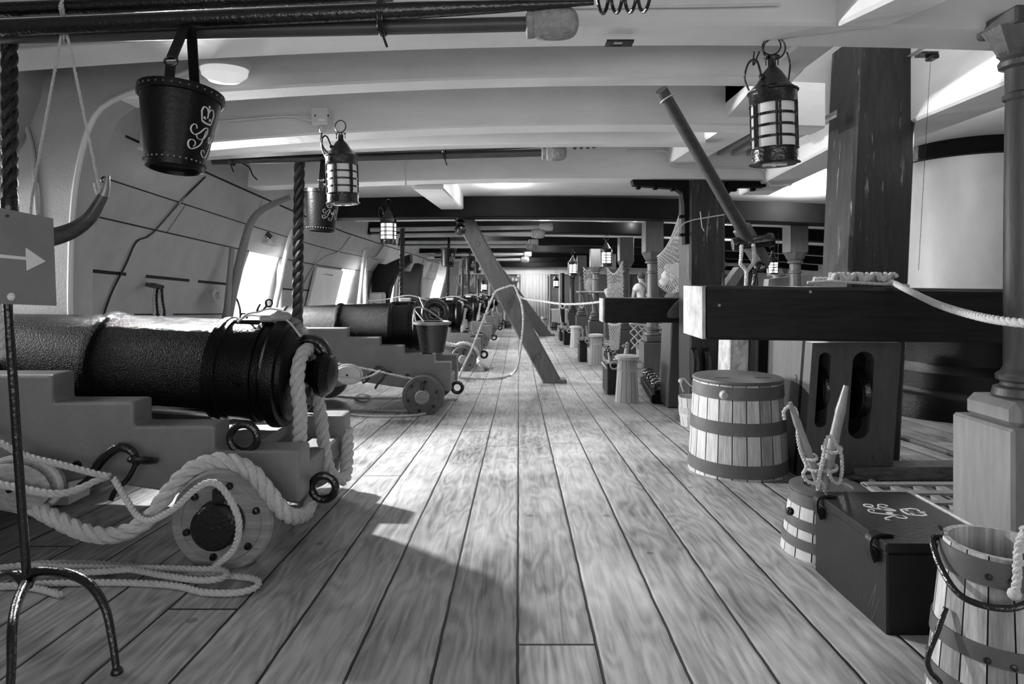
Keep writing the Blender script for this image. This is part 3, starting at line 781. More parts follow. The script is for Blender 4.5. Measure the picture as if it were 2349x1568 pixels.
def fire_bucket(label, c_top, r0, r1, h, tilt=0, lean=0, hang_z=.3, cy=None, cyscale=1.0, crown=True):
    """leather fire bucket; c_top: centre of the rim"""
    c = Vector(c_top); t = thing('fire_bucket', label, 'bucket', c, 'leather fire buckets hung from the beams')
    def W(r, a, z): return c + Vector((r * math.cos(a), r * math.sin(a), z))
    m = MB(); m.lathe([(r0 - .006, -.004), (r0, 0), (r1, -h), (r1 - .012, -h - .004), (r1 - .014, -h + .012), (0, -h + .014), (0, -h + .02), (r1 - .02, -h + .02), (r0 - .006, -.004)], c, (0, 0, 1), 44); m.build('body', LEATHER, t)
    m = MB(); m.lathe([(r0 - .004, .004), (r0 + .006, .003), (r0 + .005, -.026), (r0 - .002, -.028)], c, (0, 0, 1), 44)
    rb = m.build('rim_band', LEATHER, t)
    m = MB()
    for i in range(34):
        a = 2 * PI * i / 34; m.sphere(W(r0 + .006, a, -.012), .0035, 6)
        m.sphere(W(r1 + .0045 + (r0 - r1) * .07, a, -h + .022), .0045, 6)
    m.build('rivets', HOOPM, rb)
    # strap in two falls with ring
    for s, ww in ((-1, .018), (1, .018)):
        e = c + Vector((-s * r0 * .14, s * r0 * .86, 0)); tp = c + Vector((.012 * s, .0, hang_z))
        rl = e + Vector((0, 0, .055))
        m = MB()
        def strip(a, b, w):
            d = (b - a).normalized(); u = Vector((1, 0, 0)); u = (u - d * u.dot(d)).normalized(); v = d.cross(u)
            q = [a - u * w, a + u * w, b + u * w, b - u * w]
            m.add([p - v * .003 for p in q] + [p + v * .003 for p in q], [(0, 1, 2, 3), (7, 6, 5, 4), (0, 4, 5, 1), (1, 5, 6, 2), (2, 6, 7, 3), (3, 7, 4, 0)])
        strip(e + Vector((0, 0, -.03)), rl, ww * .9); strip(rl + Vector((0, 0, .02)), tp, ww)
        if s == 1: pass
        st = m.build('strap', LEATHER, t, flat=True)
        m = MB(); m.ring(rl + Vector((0, 0, .012)), .022, .004, (0, 1, 0), 20, 8, sy=.75); m.build('strap_ring', IRON, st)
    # royal cypher, wrapped round the side
    a_c = cy if cy is not None else -.6
    def fn(x, y, th):
        z = -h * .46 - (y) * .00042 * cyscale; rr = r0 + (r1 - r0) * (-z / h) + th
        a = a_c + (x - 20) * .00042 * cyscale / rr
        return W(rr, a, z)
    m = MB()
    for s_ in CY_G + CY_R: ribbon(m, s_, 5.2, fn)
    m.build('cypher', LETTER, t, flat=True)
    if crown:
        def fn2(x, y, th): return fn(x * .66 + 8, y * .66 - 16, th)
        m = MB()
        for s_ in CROWN: ribbon(m, s_, 9, fn2)
        for k_ in range(7):
            for sx in (-1, 1):
                ang = PI * .15 + k_ * .3
                m.v; p = fn2(170 + sx * (38 + 52 * math.sin(ang)), -95 - 78 * math.cos(ang), .001); m.sphere(p, .0016, 6)
        m.build('crown', LETTER, t, flat=True)
    t.rotation_euler = (lean, tilt, 0)
    return t
YB = 2.27; kb = YB / F
b1 = fire_bucket('nearest black leather fire bucket with crown and script cypher, hung top left', P(417, 214, YB), 87 * kb, 59 * kb, 178 * kb, math.radians(2), math.radians(-6), .25, cy=-.66, cyscale=1.15)
YB = 5.0; kb = YB / F
b2 = fire_bucket('leather fire bucket hanging behind the second lantern, left', P(741, 437, YB), 39 * kb, 30 * kb, 93 * kb, math.radians(3), 0, .28, cy=-1.15, cyscale=1.0)
YB = 11.0; kb = YB / F
b3 = dup(b2, P(1029, 569, YB), 'third fire bucket, above the second gun beside the shore'); 
YB = 15.0; b4 = dup(b2, P(1078, 590, YB), 'fourth fire bucket, just left of the leaning shore')
for o_, Yk, lab in ((b3, 19.0, 'far fire bucket half hidden by the leaning shore'),):
    dup(b2, P(1096, 602, Yk), lab)

# ------------------------------------------------------------------ lanterns
def lantern(label, c, R, H, pane=PANE, nbar=3, tilt=0, rings=True, cord=True, topz=None):
    """c: centre of the bottom; R radius; H height of the drum"""
    c = Vector(c); t = thing('ship_lantern', label, 'lantern', c, 'black ship lanterns hung from the deck beams')
    n = 40
    m = MB(); m.lathe([(0, .004), (R * .95, 0), (R * 1.07, .004), (R * 1.07, H * .02), (R * .98, H * .03), (R * .98, H * .20), (R * 1.02, H * .205), (R * 1.02, H * .215), (R * .93, H * .22), (R * .93, H * .19), (0, H * .19)], c, (0, 0, 1), n); bs = m.build('base', IRON, t)
    m = MB(); m.box(c + Vector((-R * .5, -.012, -.006)), c + Vector((R * .5, .012, .004))); m.lathe([(0, -.012), (R * .12, -.01), (R * .12, .004)], c, (0, 0, 1), 14); m.build('base_latch', TIN, bs)
    m = MB(); m.lathe([(R * .93, H * .8), (R * 1.0, H * .8), (R * 1.02, H * .81), (R * 1.0, H * .82), (R * 1.0, H * .97), (R * 1.07, H * .985), (R * 1.07, H), (R * .98, H * 1.01), (R * .78, H * 1.07), (R * .60, H * 1.15), (R * .40, H * 1.26), (R * .2, H * 1.33), (R * .17, H * 1.35), (R * .17, H * 1.44), (0, H * 1.44)], c, (0, 0, 1), n); m.build('cap', IRON, t)
    m = MB(); m.lathe([(0, H * 1.47), (R * .32, H * 1.465), (R * .34, H * 1.475), (0, H * 1.49)], c, (0, 0, 1), 20)
    for a in range(4):
        p = c + Vector((R * .27 * math.cos(a * PI / 2), R * .27 * math.sin(a * PI / 2), 0)); m.tube([p + Vector((0, 0, H * 1.36)), p + Vector((0, 0, H * 1.48))], .003, 5)
    m.build('chimney', IRON, t)
    m = MB(); m.lathe([(R * .90, H * .19), (R * .92, H * .2), (R * .92, H * .82), (R * .90, H * .83)], c, (0, 0, 1), n); m.build('horn_panes', pane, t)
    for i in range(6):
        a = .35 + i * PI / 3
        m = MB()
        for da in (-.07, .07):
            p = c + Vector((R * .97 * math.cos(a + da), R * .97 * math.sin(a + da), 0)); m.tube([p + Vector((0, 0, H * .19)), p + Vector((0, 0, H * .83))], R * .055, 6)
        m.build('upright', IRON, t)
    for i in range(nbar):
        z = H * (.2 + .61 * (i + 1) / (nbar + 1))
        m = MB(); m.lathe([(R * .925, z - H * .018), (R * .965, z - H * .018), (R * .965, z + H * .018), (R * .925, z + H * .018)], c, (0, 0, 1), n); m.build('guard_hoop', IRON, t)
    if rings:
        m = MB(); m.ring(c + Vector((0, 0, H * 1.62)), R * .38, R * .035, (.25, 1, 0), 28, 6); m.build('hanging_ring', IRON, t)
    if cord:
        pts = [c + Vector((-R * .55, -R * .2, H * 1.19)), c + Vector((-R * .8, -R * .3, H * 1.40)), c + Vector((-R * 1.1, -R * .2, H * 1.38)), c + Vector((-R * 1.22, 0, H * 1.2)), c + Vector((-R * 1.05, 0, H * 1.02))]
        m = MB(); m.tube(smooth_path(pts, .01), R * .05, 6); m.sphere(pts[0], R * .13, 8); m.build('cord', IRON, t)
    if topz is not None:
        z0 = c.z + H * 1.62 + R * .36
        if topz > z0: 
            m = MB(); m.tube([Vector((c.x, c.y, z0)), Vector((c.x, c.y, topz))], .004, 5); m.build('hook_wire', IRON, t)
    t.rotation_euler.y = tilt
    return t
Yl = 2.95; kl = Yl / F
l1 = lantern('nearest black lantern with pale horn panes, hung right of centre', P(1777, 378, Yl), 52 * kl, 168 * kl, topz=None, tilt=math.radians(-1.5))
m = MB(); c = P(1783, 112, Yl - .0); m.ring(c, 24 * kl, .004, (.2, 1, .1), 30, 6)
m.tube(smooth_path([P(1812, 120, Yl), P(1818, 150, Yl), P(1812, 195, Yl)], .01), .004, 6); m.build('hanging_hoop', IRON, l1)
Yl = 4.1; kl = Yl / F
l2 = lantern('second black lantern overlapping the fire bucket, left of centre', P(787, 468, Yl), 36 * kl, 110 * kl, topz=None, tilt=math.radians(-2))
Yl = 8.15; kl = Yl / F
l3 = lantern('third black lantern above the second gun', P(891, 561, Yl), 18.5 * kl, 60 * kl, pane=PANEB, rings=True, topz=zat(500, 8.1) - .3)
def far_lantern(px, py, Y, lab, hw, hh, top, pane=PANEB):
    k = Y / F; return lantern(lab, P(px, py, Y), hw * k, hh * k, pane=pane, cord=False, topz=zat(top, Y))
far_lantern(1391, 612, 10.3, 'bright lantern between the turned pillars, right of centre', 13.5, 41, 535)
far_lantern(1314, 633, 14.6, 'dark lantern beyond the bright one, nearer the centre', 10, 33, 570)
far_lantern(1275, 660, 21.5, 'farthest small lantern in front of the bulkhead', 7, 20, 607)
far_lantern(1772, 634, 11.2, 'bright lantern seen just above the long oak crosspiece', 13, 40, 575)
far_lantern(1110, 668, 17.5, 'small lantern low on the far left behind the shore', 7, 20, 640)

# ------------------------------------------------------------------ sponges, rammers and worms stowed under the beams
def staff(name, label, a, b, r, material, cat='rammer', head=None, taper=None, group='gun tools stowed under the beams'):
    a, b = Vector(a), Vector(b)
    t = thing(name, label, cat, a, group); d = (b - a).normalized()
    m = MB(); n = 8; pts = [a.lerp(b, i / n) for i in range(n + 1)]
    m.tube(pts, [r * (1 if not taper else (1 - (1 - taper) * max(0, (i / n - .8) / .2))) for i in range(n + 1)], 16); m.build('staff', material, t)
    if head == 'sponge':
        hr = r * 2.35; m = MB(); m.lathe([(r, -.01), (hr * .8, 0), (hr, .03), (hr, .13), (hr * .8, .165), (hr * .4, .178), (0, .18)], b, d, 28)
        o = m.build('fleece_head', FLEECE, t)
        dm = o.modifiers.new('d', 'SUBSURF'); dm.levels = 1; dm.render_levels = 1
        m = MB(); m.lathe([(r * 1.0, -.02), (hr * .85, -.015), (hr * .85, .005), (r, .01)], b, d, 28); m.build('collar', FLEECE, t)
    if head == 'worm':
        m = MB(); u, v = frame_for(d); pts = [b + d * (.2 * i / 60) + (u * math.cos(i * .42) + v * math.sin(i * .42)) * r * 1.3 for i in range(61)]
        m.tube(pts, r * .22, 8); m.build('spiral', IRON, t)
    if head == 'block':
        m = MB(); m.lathe([(r, 0), (r * 1.7, .01), (r * 1.9, .03), (r * 1.7, .05), (r * 1.9, .07), (r * 1.9, .17), (r * 1.6, .19), (0, .19)], b, d, 24); m.build('rammer_head', PALEPOLE, t)
    return t
Y1 = 2.38
staff('gun_sponge', 'nearest sponge staff with a woolly fleece head, top centre', P(-260, 90, Y1), P(1218, 55, Y1), .027, PALEPOLE if 0 else BRWOOD, head='sponge')
staff('gun_worm', 'black worm staff with an iron spiral end, along the top edge', P(-300, 78, Y1 - .06), P(1362, 6, Y1 - .06), .030, IRON, 'worm', head='worm', taper=.3)
staff('gun_rammer', 'third dark staff at the very top left corner', P(-300, 36, Y1 + .02), P(900, -14, Y1 + .02), .028, IRON)
Y2 = 5.0
staff('gun_sponge', 'second sponge staff slung above the second gun, with fleece head', P(488, 369, Y2), P(1248, 350, Y2), .030, BRWOOD, head='sponge')
staff('gun_worm', 'worm staff with coiled end lashed above the second sponge', P(480, 357, Y2 - .05), P(1308, 331, Y2 - .05), .028, IRON, 'worm', head='worm', taper=.4)
Y3 = 9.1
staff('gun_rammer', 'pale rammer with a squared head above the third gun', P(850, 527, Y3), P(1238, 521, Y3), .030, PALEPOLE, head='block')
staff('gun_sponge', 'pale sponge staff beneath the squared rammer', P(852, 541, Y3), P(1222, 536, Y3), .03, PALEPOLE, head='sponge')
Y4 = 12.1
staff('gun_rammer', 'pale rammer of the fourth set of gun tools', P(930, 556, Y4), P(1212, 556, Y4), .034, PALEPOLE, head='block')
staff('gun_sponge', 'pale sponge staff of the fourth set of gun tools', P(930, 566, Y4), P(1210, 565, Y4), .03, PALEPOLE, head='sponge')
Y5 = 16
staff('gun_rammer', 'far pale rammer below the smaller beams', P(980, 585, Y5), P(1202, 583, Y5), .035, PALEPOLE, head='block')
staff('gun_sponge', 'far pale sponge staff, lowest of the pale staves', P(980, 597, Y5), P(1198, 595, Y5), .035, PALEPOLE, head='sponge')
staff('gun_sponge', 'pale staff glimpsed between the big post and the aft bitt', P(1760, 608, 14), P(1662, 606, 14), .035, PALEPOLE, head='sponge')
# lashings that hold the staves
def lash(c, R, lab, Y=None):
    m = MB(); c = Vector(c)
    for i in range(3): m.ring(c + Vector((-.01 + .008 * i, 0, 0)), R, .0045, (1, 0, 0), 20, 6, sx=1, sy=1.1)
    m.tube(smooth_path([c + Vector((0, -.02, -R)), c + Vector((.01, -.03, -R - .03)), c + Vector((0.02, -.02, -R - .06))], .01), .005, 5)
    m.org = tuple(c); return tag(m.build('lashing', IRON), lab, 'lashing')
lash(P(878, 42, Y1 - .03), .055, 'dark lashing round the topmost staves')
lash(P(1020, 345, Y2 - .02), .06, 'dark lashing round the second pair of staves')
lash(P(533, 362, Y2 - .02), .055, 'dark lashing at the left end of the second pair of staves')
m = MB(); m.tube(smooth_path([P(555, 374, Y2), P(572, 384, Y2), P(580, 402, Y2), P(590, 412, Y2)], .02), .006, 6); m.org = tuple(m.v[0])
tag(m.build('lashing', IRON), 'loose tail of cord hanging left of the fire bucket', 'lashing')

# ------------------------------------------------------------------ thick tarred ropes hanging down
def hang_rope(lab, px, y0, y1, Y, R, px2=None, mt=TARROPE):
    a = P(px, y0, Y); b = P(px2 or px, y1, Y); m = MB(); m.rope([a, a.lerp(b, .5), b], R, R * 6, 7, R * .5)
    t = thing('hanging_rope', lab, 'rope', b, 'thick black ropes hanging from the beams')
    o = m.build('laid_rope', mt, t)
    m = MB(); m.lathe([(R * .9, -.06), (R * 1.08, -.05), (R * 1.08, .03), (R * .9, .04)], b, (0, 0, 1), 16); m.build('whipping', IRON, t)
    return t
hang_rope('thick black twisted rope down the left edge of the view', 22, 68, 478, 2.42, .027)
hang_rope('thick black twisted rope hanging above the nearest breech', 687, 372, 762, 5.05, .042, 682)
hang_rope('black twisted rope crossing the second gun, under the second lantern', 923, 524, 684, 8.9, .034, 921)
hang_rope('black rope below the third fire bucket', 1028, 610, 692, 11.4, .036, 1026)
hang_rope('black rope between third and fourth fire buckets', 1062, 596, 694, 14.2, .036, 1060)
hang_rope('black rope beneath the fourth fire bucket', 1075, 612, 692, 15.6, .034)
hang_rope('last thin black rope left of the leaning shore', 1097, 640, 690, 18.0, .034)
m = MB(); a = P(2, 700, 2.5); m.rope([P(5, 690, 2.3), P(1, 760, 2.28), P(-2, 822, 2.26)], .02, .11, 7); m.org = tuple(a)
tag(m.build('rope_tail', ROPE), 'pale rope tail at the left edge below the arrow sign', 'rope')

# ------------------------------------------------------------------ powder horn on strings
Yh = 2.62
hr = thing('powder_horn', 'curved dark powder horn slung on white strings beside the arrow sign', 'powder horn', P(160, 540, Yh))
m = MB(); q = smooth_path([P(55, 545, Yh), P(90, 548, Yh), P(130, 541, Yh), P(170, 526, Yh), P(205, 500, Yh), P(228, 465, Yh), P(237, 448, Yh)], .01)
m.tube(q, [.043 - .024 * (i / len(q)) ** 1.2 for i in range(len(q))], 20); m.build('horn', HORN, hr)
m = MB(); q = [P(237, 449, Yh), P(243, 432, Yh), P(245, 418, Yh), P(247, 402, Yh)]; m.tube(q, [.019, .015, .012, .008], 14); m.build('nozzle', HOOPM, hr)
m = MB(); m.tube(smooth_path([P(236, 418, Yh - .02), P(232, 410, Yh - .02), P(240, 405, Yh - .02)], .005), .004, 6); m.build('spring', IRON, hr)
m = MB(); kn = P(147, 40, Y1 - .05)
for (e, w) in ((P(72, 458, Yh), 0), (P(232, 452, Yh), 0)):
    m.rope([kn + Vector((0, 0, -.01)), kn.lerp(e, .5) + Vector((0, 0, 0)), e], .006, .03, 5, .02)
m.rope([P(80, 420, Yh), P(74, 450, Yh), P(70, 490, Yh)], .006, .03, 5, .02); m.rope([P(84, 420, Yh), P(88, 450, Yh), P(87, 490, Yh)], .006, .03, 5, .02)
m.rope([P(215, 420, Yh), P(220, 440, Yh), P(232, 462, Yh)], .005, .03, 5, .01)
m.rope([kn + Vector((0, -.01, 0)), P(138, 15, Y1 - .1), P(150, -15, Y1 - .1), P(143, -2, Y1), kn], .006, .03, 5, .01)
m.rope([kn + Vector((0, -.01, .0)), P(147, 60, Y1 - .06), P(147, 95, Y1 + .0)], .008, .03, 5, .01)
m.build('string', ROPE, hr)
# ------------------------------------------------------------------ hull knees, riders, wall fittings
# great rider with the curved inner edge, in front of the first stretch of wall
YK = 3.375; outer = [(165, 760), (163, 700), (164, 600), (168, 500), (176, 420), (190, 350), (208, 290), (235, 248), (285, 220), (335, 203), (400, 178), (480, 150)]
def knee(pix, Y, th, material, nm, lab, cat='ship timber', wall=-3.3, bottom=True):
    pts = [P(x, y, Y) for x, y in pix]
    poly = [(p.x, p.z) for p in pts]
    poly = [(wall, fz(Y) + .02 if bottom else poly[0][1])] + ([(poly[0][0] - .05, fz(Y) + .02)] if bottom else []) + poly + [(wall, poly[-1][1])]
    m = MB(); m.prism(poly, Y, Y + th); o = m.build(nm, material, flat=True); struct(o, lab); return o
pp = [P(x, y, YK) for x, y in outer]
sm = smooth_path(pp, .06)
ztop = cz(YK) + .02
ztop = cz(YK) + .28
poly = [(-3.4, fz(YK) + .02), (sm[0].x - .02, fz(YK) + .02)] + [(p.x, min(p.z, ztop)) for p in sm] + [(sm[-1].x, ztop), (-3.4, ztop)]
m = MB(); m.prism(poly, YK, YK + .17); o = m.build('wall_left_rider', HULL, ang=40); struct(o, 'pale curved knee of the ship side, lit along its edge')
m = MB()      # bead along the curved edge
m.tube([p + Vector((.0, -.008, 0)) for p in sm], .014, 6); struct(m.build('trim_7', WHITE2), 'rounded bead along the knee')
# pale curved iron standard by the second port
st = thing('knee_strut', 'grey curved knee strut bending up to the beam, left of the bright port', 'strut', G(505, 900) if 0 else P(520, 735, 6.2))
m = MB(); q = smooth_path([P(505, 850, 6.15), P(520, 735, 6.15), P(541, 640, 6.12), P(560, 560, 6.1), P(576, 510, 6.08), P(600, 482, 6.06), P(632, 466, 6.04), P(668, 452, 6.02)], .04)
m.tube(q, [.058 - .03 * i / len(q) for i in range(len(q))], 16); m.build('bar', STRUT, st)
def pole(lab, a, b, r0, r1, material=PALEPOLE, name='handspike', cat='handspike', group='handspikes and crows standing by the ports'):
    m = MB(); a = Vector(a); b = Vector(b); n = 8; m.tube([a.lerp(b, i / n) for i in range(n + 1)], [r0 + (r1 - r0) * i / n for i in range(n + 1)], 14)
    m.sphere(b, r1, 12); m.org = tuple(a); return tag(m.build(name, material), lab, cat, group)
def onfloor(px, py, Y):
    p = P(px, py, Y); return Vector((p.x, Y, fz(Y)))
pole('dark square-ended bar leaning at the near side of the bright port', onfloor(500, 0, 6.0), P(532, 570, 6.05), .05, .022, STRUT)
pole('upright pale handspike at the far side of the bright port', Vector((P(641, 0, 7.5).x, 7.5, fz(7.5))), P(641, 521, 7.5), .036, .032)
pole('slanting pale handspike crossing in front of the bright port', Vector((P(585, 0, 7.3).x, 7.3, fz(7.3))), P(668, 527, 7.3), .042, .026)
pole('upright pole behind the second gun, near the third port', Vector((P(838, 0, 10.9).x, 10.9, fz(10.9))), P(838, 567, 10.9), .05, .034)
pole('slanting pole beside the upright one near the third port', Vector((P(808, 0, 10.7).x, 10.7, fz(10.7))), P(837, 573, 10.7), .045, .03)
for i, (xa, xb, yt, Yp) in enumerate(((880, 897, 600, 13.6), (893, 912, 600, 13.9), (958, 968, 622, 17.3), (1000, 1008, 628, 21))):
    pole(['first pale pole in front of the black rider', 'second pale pole in front of the black rider', 'pale pole beyond the second black rider', 'last pale pole down the ship side'][i], Vector((P(xa, 0, Yp).x, Yp, fz(Yp))), P(xb, yt, Yp), .06, .04)
# wooden cleat and hank of rope on the wall
Yc = 4.75; xw = wx(-.1)
ct = thing('belaying_hank', 'rope hank hanging from a dark peg on the hull wall above the nearest gun', 'rope hank', P(355, 655, 4.95))
m = MB(); a = P(335, 652, 5.0); b = P(372, 658, 4.8); m.tube([a, a.lerp(b, .5), b], [.016, .022, .016], 10); m.build('peg', IRON, ct)
for i in range(4):
    m = MB(); x = 356 + i * 5; m.rope([P(x, 662, 4.85), P(x - 4 + i * 2, 690, 4.82), P(x - 3 + i * 3, 712, 4.82), P(x + i * 2, 735, 4.85)], .011, .06, 5, .02); m.build('strand', TARROPE if i % 2 else ROPE, ct)
for (px, py, Y, lab, s) in ((262, 372, 4.35, 'round wall bolt under the dark square patch', 1), (424, 431, 5.15, 'round wall bolt high on the hull wall', .8), (505, 678, 5.9, 'round wall bolt beside the bright port', 1)):
    p = P(px, py, Y); m = MB(); m.lathe([(0, .06), (.03 * s, .055), (.036 * s, .02), (.06 * s, .01), (.06 * s, -.03)], (p.x - .05, Y, p.z), (1, 0, .1), 20); m.org = tuple(p)
    tag(m.build('wall_bolt', HULL), lab, 'bolt', 'round bolts on the hull wall')
p = P(258, 341, 4.3); m = MB(); m.box(p + Vector((-.04, -.06, -.05)), p + Vector((.01, .07, .06)), .005, None); m.org = tuple(p); tag(m.build('wall_plate', GREYP), 'small dark square plate fixed on the upper hull wall', 'plate')
p = P(300, 372, 4.35)
# conduit running up the wall
def conduit(lab, pts, r=.01, material=HULL, nm='conduit'):
    m = MB(); m.tube(smooth_path(pts, .04), r, 8); m.org = tuple(m.v[0]); return tag(m.build(nm, material), lab, 'conduit', 'thin cable conduits')
def onwall(zr, Y, off=.014): return Vector((wx(zr) + off, Y, wz2(zr, Y)))
conduit('thin dark cable running down the hull planking above the nearest gun', [onwall(.80, 5.15), onwall(.56, 4.95), onwall(.3, 4.85), onwall(.22, 4.7), onwall(.05, 4.65), onwall(-.2, 4.55), onwall(-.5, 4.5)], .007, IRON)
conduit('curved pale pipe on the knee at the left edge', [P(40, 235, 3.36), P(60, 290, 3.36), P(75, 350, 3.36), P(82, 430, 3.36), P(88, 520, 3.36)], .012)
conduit('thin cable snaking down between the fire bucket and the third port', [onwall(.80, 9.6), onwall(.56, 9.3), onwall(.45, 8.9), onwall(.33, 8.7), onwall(.05, 8.5), onwall(-.3, 8.4)], .012, HULL)
conduit('short cable drop above the black rider', [onwall(.82, 11.9), onwall(.6, 11.6), onwall(.56, 11.2)], .012, HULL)
conduit('cable drop beyond the second black rider', [onwall(.8, 17), onwall(.5, 17), onwall(.4, 16.6)], .014, HULL)
# reflector fixture by the bright port
fx = thing('port_lamp', 'angular white lamp housing on the hull above the bright port', 'lamp', P(610, 545, 6.7))
m = MB(); a = [P(592, 530, 6.75), P(606, 533, 6.75), P(634, 565, 7.0), P(606, 562, 6.75), P(590, 546, 6.75)]
m.add(a + [p + Vector((-.06, .1, .02)) for p in a], [tuple(range(5)), tuple(reversed(range(5, 10)))] + [(i, (i + 1) % 5, 5 + (i + 1) % 5, 5 + i) for i in range(5)]); m.build('housing', WHITE, fx, flat=True)
m = MB(); m.lathe([(0, -.09), (.03, -.09), (.032, .05), (0, .05)], P(613, 538, 6.74), (.7, .3, -.7), 14); m.build('tube_end', IRON, fx)
# hooks in the bright port
for i, (pts, lab) in enumerate((([P(538, 677, 6.3), P(545, 690, 6.3), P(550, 706, 6.3), P(552, 722, 6.3)], 'black hook hanging in the near corner of the bright port'), ([P(597, 697, 6.3), P(592, 706, 6.3), P(590, 714, 6.3), P(600, 712, 6.3), P(610, 702, 6.3), P(610, 690, 6.3)], 'small black hooked chain link at the foot of the bright port'))):
    m = MB(); m.tube(smooth_path(pts, .01), .012, 8); m.ring(pts[-1] + Vector((.03, 0, -.02)), .035, .009, (0, 1, 0), 16, 6); m.org = tuple(pts[0]); tag(m.build('iron_hook', IRON), lab, 'hook')
# half port lid with two small panes by the third port
lid = thing('half_port_lid', 'pale half port lid with two small dark panes beside the third port', 'port lid', onwall(.1, 9.3, .05))
def wallquad(m, ya, yb_, za, zb, off, th):
    q = [onwall(za, ya, off), onwall(za, yb_, off), onwall(zb, yb_, off), onwall(zb, ya, off)]
    m.add(q + [p + Vector((-th, 0, 0)) for p in q], [(0, 1, 2, 3), (7, 6, 5, 4), (0, 4, 5, 1), (1, 5, 6, 2), (2, 6, 7, 3), (3, 7, 4, 0)])
m = MB(); wallquad(m, 8.75, 10.05, -.42, .30, .045, .04); m.build('lid_board', WHITE2, lid, flat=True)
for za in (-.02, .12): 
    m = MB(); wallquad(m, 9.05, 9.55, za, za + .10, .052, .012); m.build('pane', GLASSD, lid, flat=True)
# black riders farther down the side
knee([(848, 740), (851, 690), (853, 640), (858, 612), (868, 604), (885, 606), (898, 600), (925, 588), (940, 583), (941, 600), (925, 612), (906, 632), (896, 655), (888, 690), (886, 740)], 12.2, .3, BLACKB, 'wall_left_rider', 'broad black hull rider with a rising arm', bottom=False)
knee([(920, 740), (923, 690), (924, 640), (928, 622), (942, 622), (950, 604), (958, 603), (968, 607), (964, 630), (960, 655), (960, 690), (960, 740)], 15.0, .3, BLACKB, 'wall_left_rider', 'second black hull rider with a rounded top', bottom=False)
for i, (xa, xb, Yk, mt) in enumerate(((1000, 1030, 18.6, HULL), (1040, 1056, 21.0, HULL))):
    poly = [P(xa - 22, 720, Yk), P(xa, 720, Yk), P(xb, 598, Yk), P(xb - 20, 598, Yk)]
    m = MB(); m.prism([(p.x, p.z) for p in poly], Yk, Yk + .3); struct(m.build('wall_left_rider', mt, flat=True), 'pale diagonal rider far down the side')
m = MB(); p = P(866, 690, 11.9); m.box(p + Vector((-.17, 0, -.1)), p + Vector((.1, .3, .16)), .03); m.org = tuple(p)
tag(m.build('stowage_box', HULL), 'pale box below the black rider', 'box')
# ------------------------------------------------------------------ ceiling fittings
fl = thing('bulkhead_light', 'white bulkhead light with a translucent cover under the near beam', 'ceiling light', P(510, 165, 3.25))
c = P(515, 160, 3.25)
m = MB(); m.lathe([(0, .05), (.10, .05), (.105, .02), (.10, 0), (0, 0)], (0, 0, 0), (0, 0, 1), 28)
m.v = [Vector((c.x + p.x * 1.25 , c.y + p.y * 1.0, c.z + p.z)) for p in m.v]; m.build('base', PLASTIC, fl)
m = MB(); m.lathe([(.095, 0), (.09, -.03), (.06, -.06), (0, -.07)], (0, 0, 0), (0, 0, 1), 28)
m.v = [Vector((c.x + p.x * 1.25, c.y + p.y * 1.0, c.z + p.z)) for p in m.v]; m.build('cover', LAMPB, fl)
Yj = 4.22
jb = thing('junction_box', 'white electrical junction box fixed on the beam above the second lantern', 'junction box', P(738, 270, Yj))
a, b = P(719, 250, Yj - .02), P(757, 290, Yj - .02); m = MB(); m.box((a.x, Yj - .075, a.z), (b.x, Yj + .02, b.z), .006); m.build('box', PLASTIC, jb)
for dx in (723, 753):
    p = P(dx, 265, Yj - .075); m = MB(); m.lathe([(0, .002), (.006, .002), (.006, -.002), (0, -.002)], (p.x, Yj - .076, p.z), (0, 1, 0), 10); m.build('screw', IRON, jb)
p = P(738, 275, Yj - .078); m = MB(); m.box(p + Vector((-.02, -.001, -.006)), p + Vector((.02, .001, .006))); m.build('label_plate', SIGNW, jb)
m = MB(); p = P(738, 290, Yj - .03); m.lathe([(.016, 0), (.016, -.035), (.01, -.04), (0, -.04)], p, (0, 0, 1), 14); m.build('gland', PLASTIC, jb)
m = MB(); m.tube(smooth_path([P(738, 298, Yj - .03), P(738, 330, Yj - .02), P(752, 350, Yj), P(770, 352, 4.15)], .02), .006, 7); m.build('cable', IRON, jb)
conduit('pair of thin white conduits leading left from the junction box', [P(718, 258, 4.2), P(640, 262, 4.2), P(500, 272, 4.2)], .007, PLASTIC)
conduit('lower white conduit bending up to the junction box', [P(718, 277, 4.2), P(690, 272, 4.2), P(660, 266, 4.2), P(500, 278, 4.2)], .007, PLASTIC)
conduit('long thin conduit clipped along the nearest beam', [P(300, 95, 2.74), P(600, 60, 2.74), P(980, 26, 2.74), P(1200, 18, 2.74), P(1600, 14, 2.74), P(1790, 10, 2.74)], .006, WHITE2)
conduit('thin conduit along the beam at the top left', [P(40, 112, 2.75), P(200, 100, 2.75), P(400, 88, 2.75), P(520, 80, 2.75)], .008, WHITE2)
conduit('thin cable looping round the short timber by the hatch', [P(1440, 345, 5.9), P(1528, 347, 5.9), P(1534, 362, 5.9), P(1540, 375, 5.9), P(1560, 381, 5.9), P(1640, 383, 5.9), P(1745, 387, 5.9), P(1758, 405, 5.9), P(1768, 424, 5.9), P(1815, 424, 5.9)], .009, WHITE2)
conduit('thin white cable down the beam left of the leaning shore', [P(935, 362, 5.9), P(930, 380, 5.9), P(931, 425, 5.9)], .007, WHITE2)
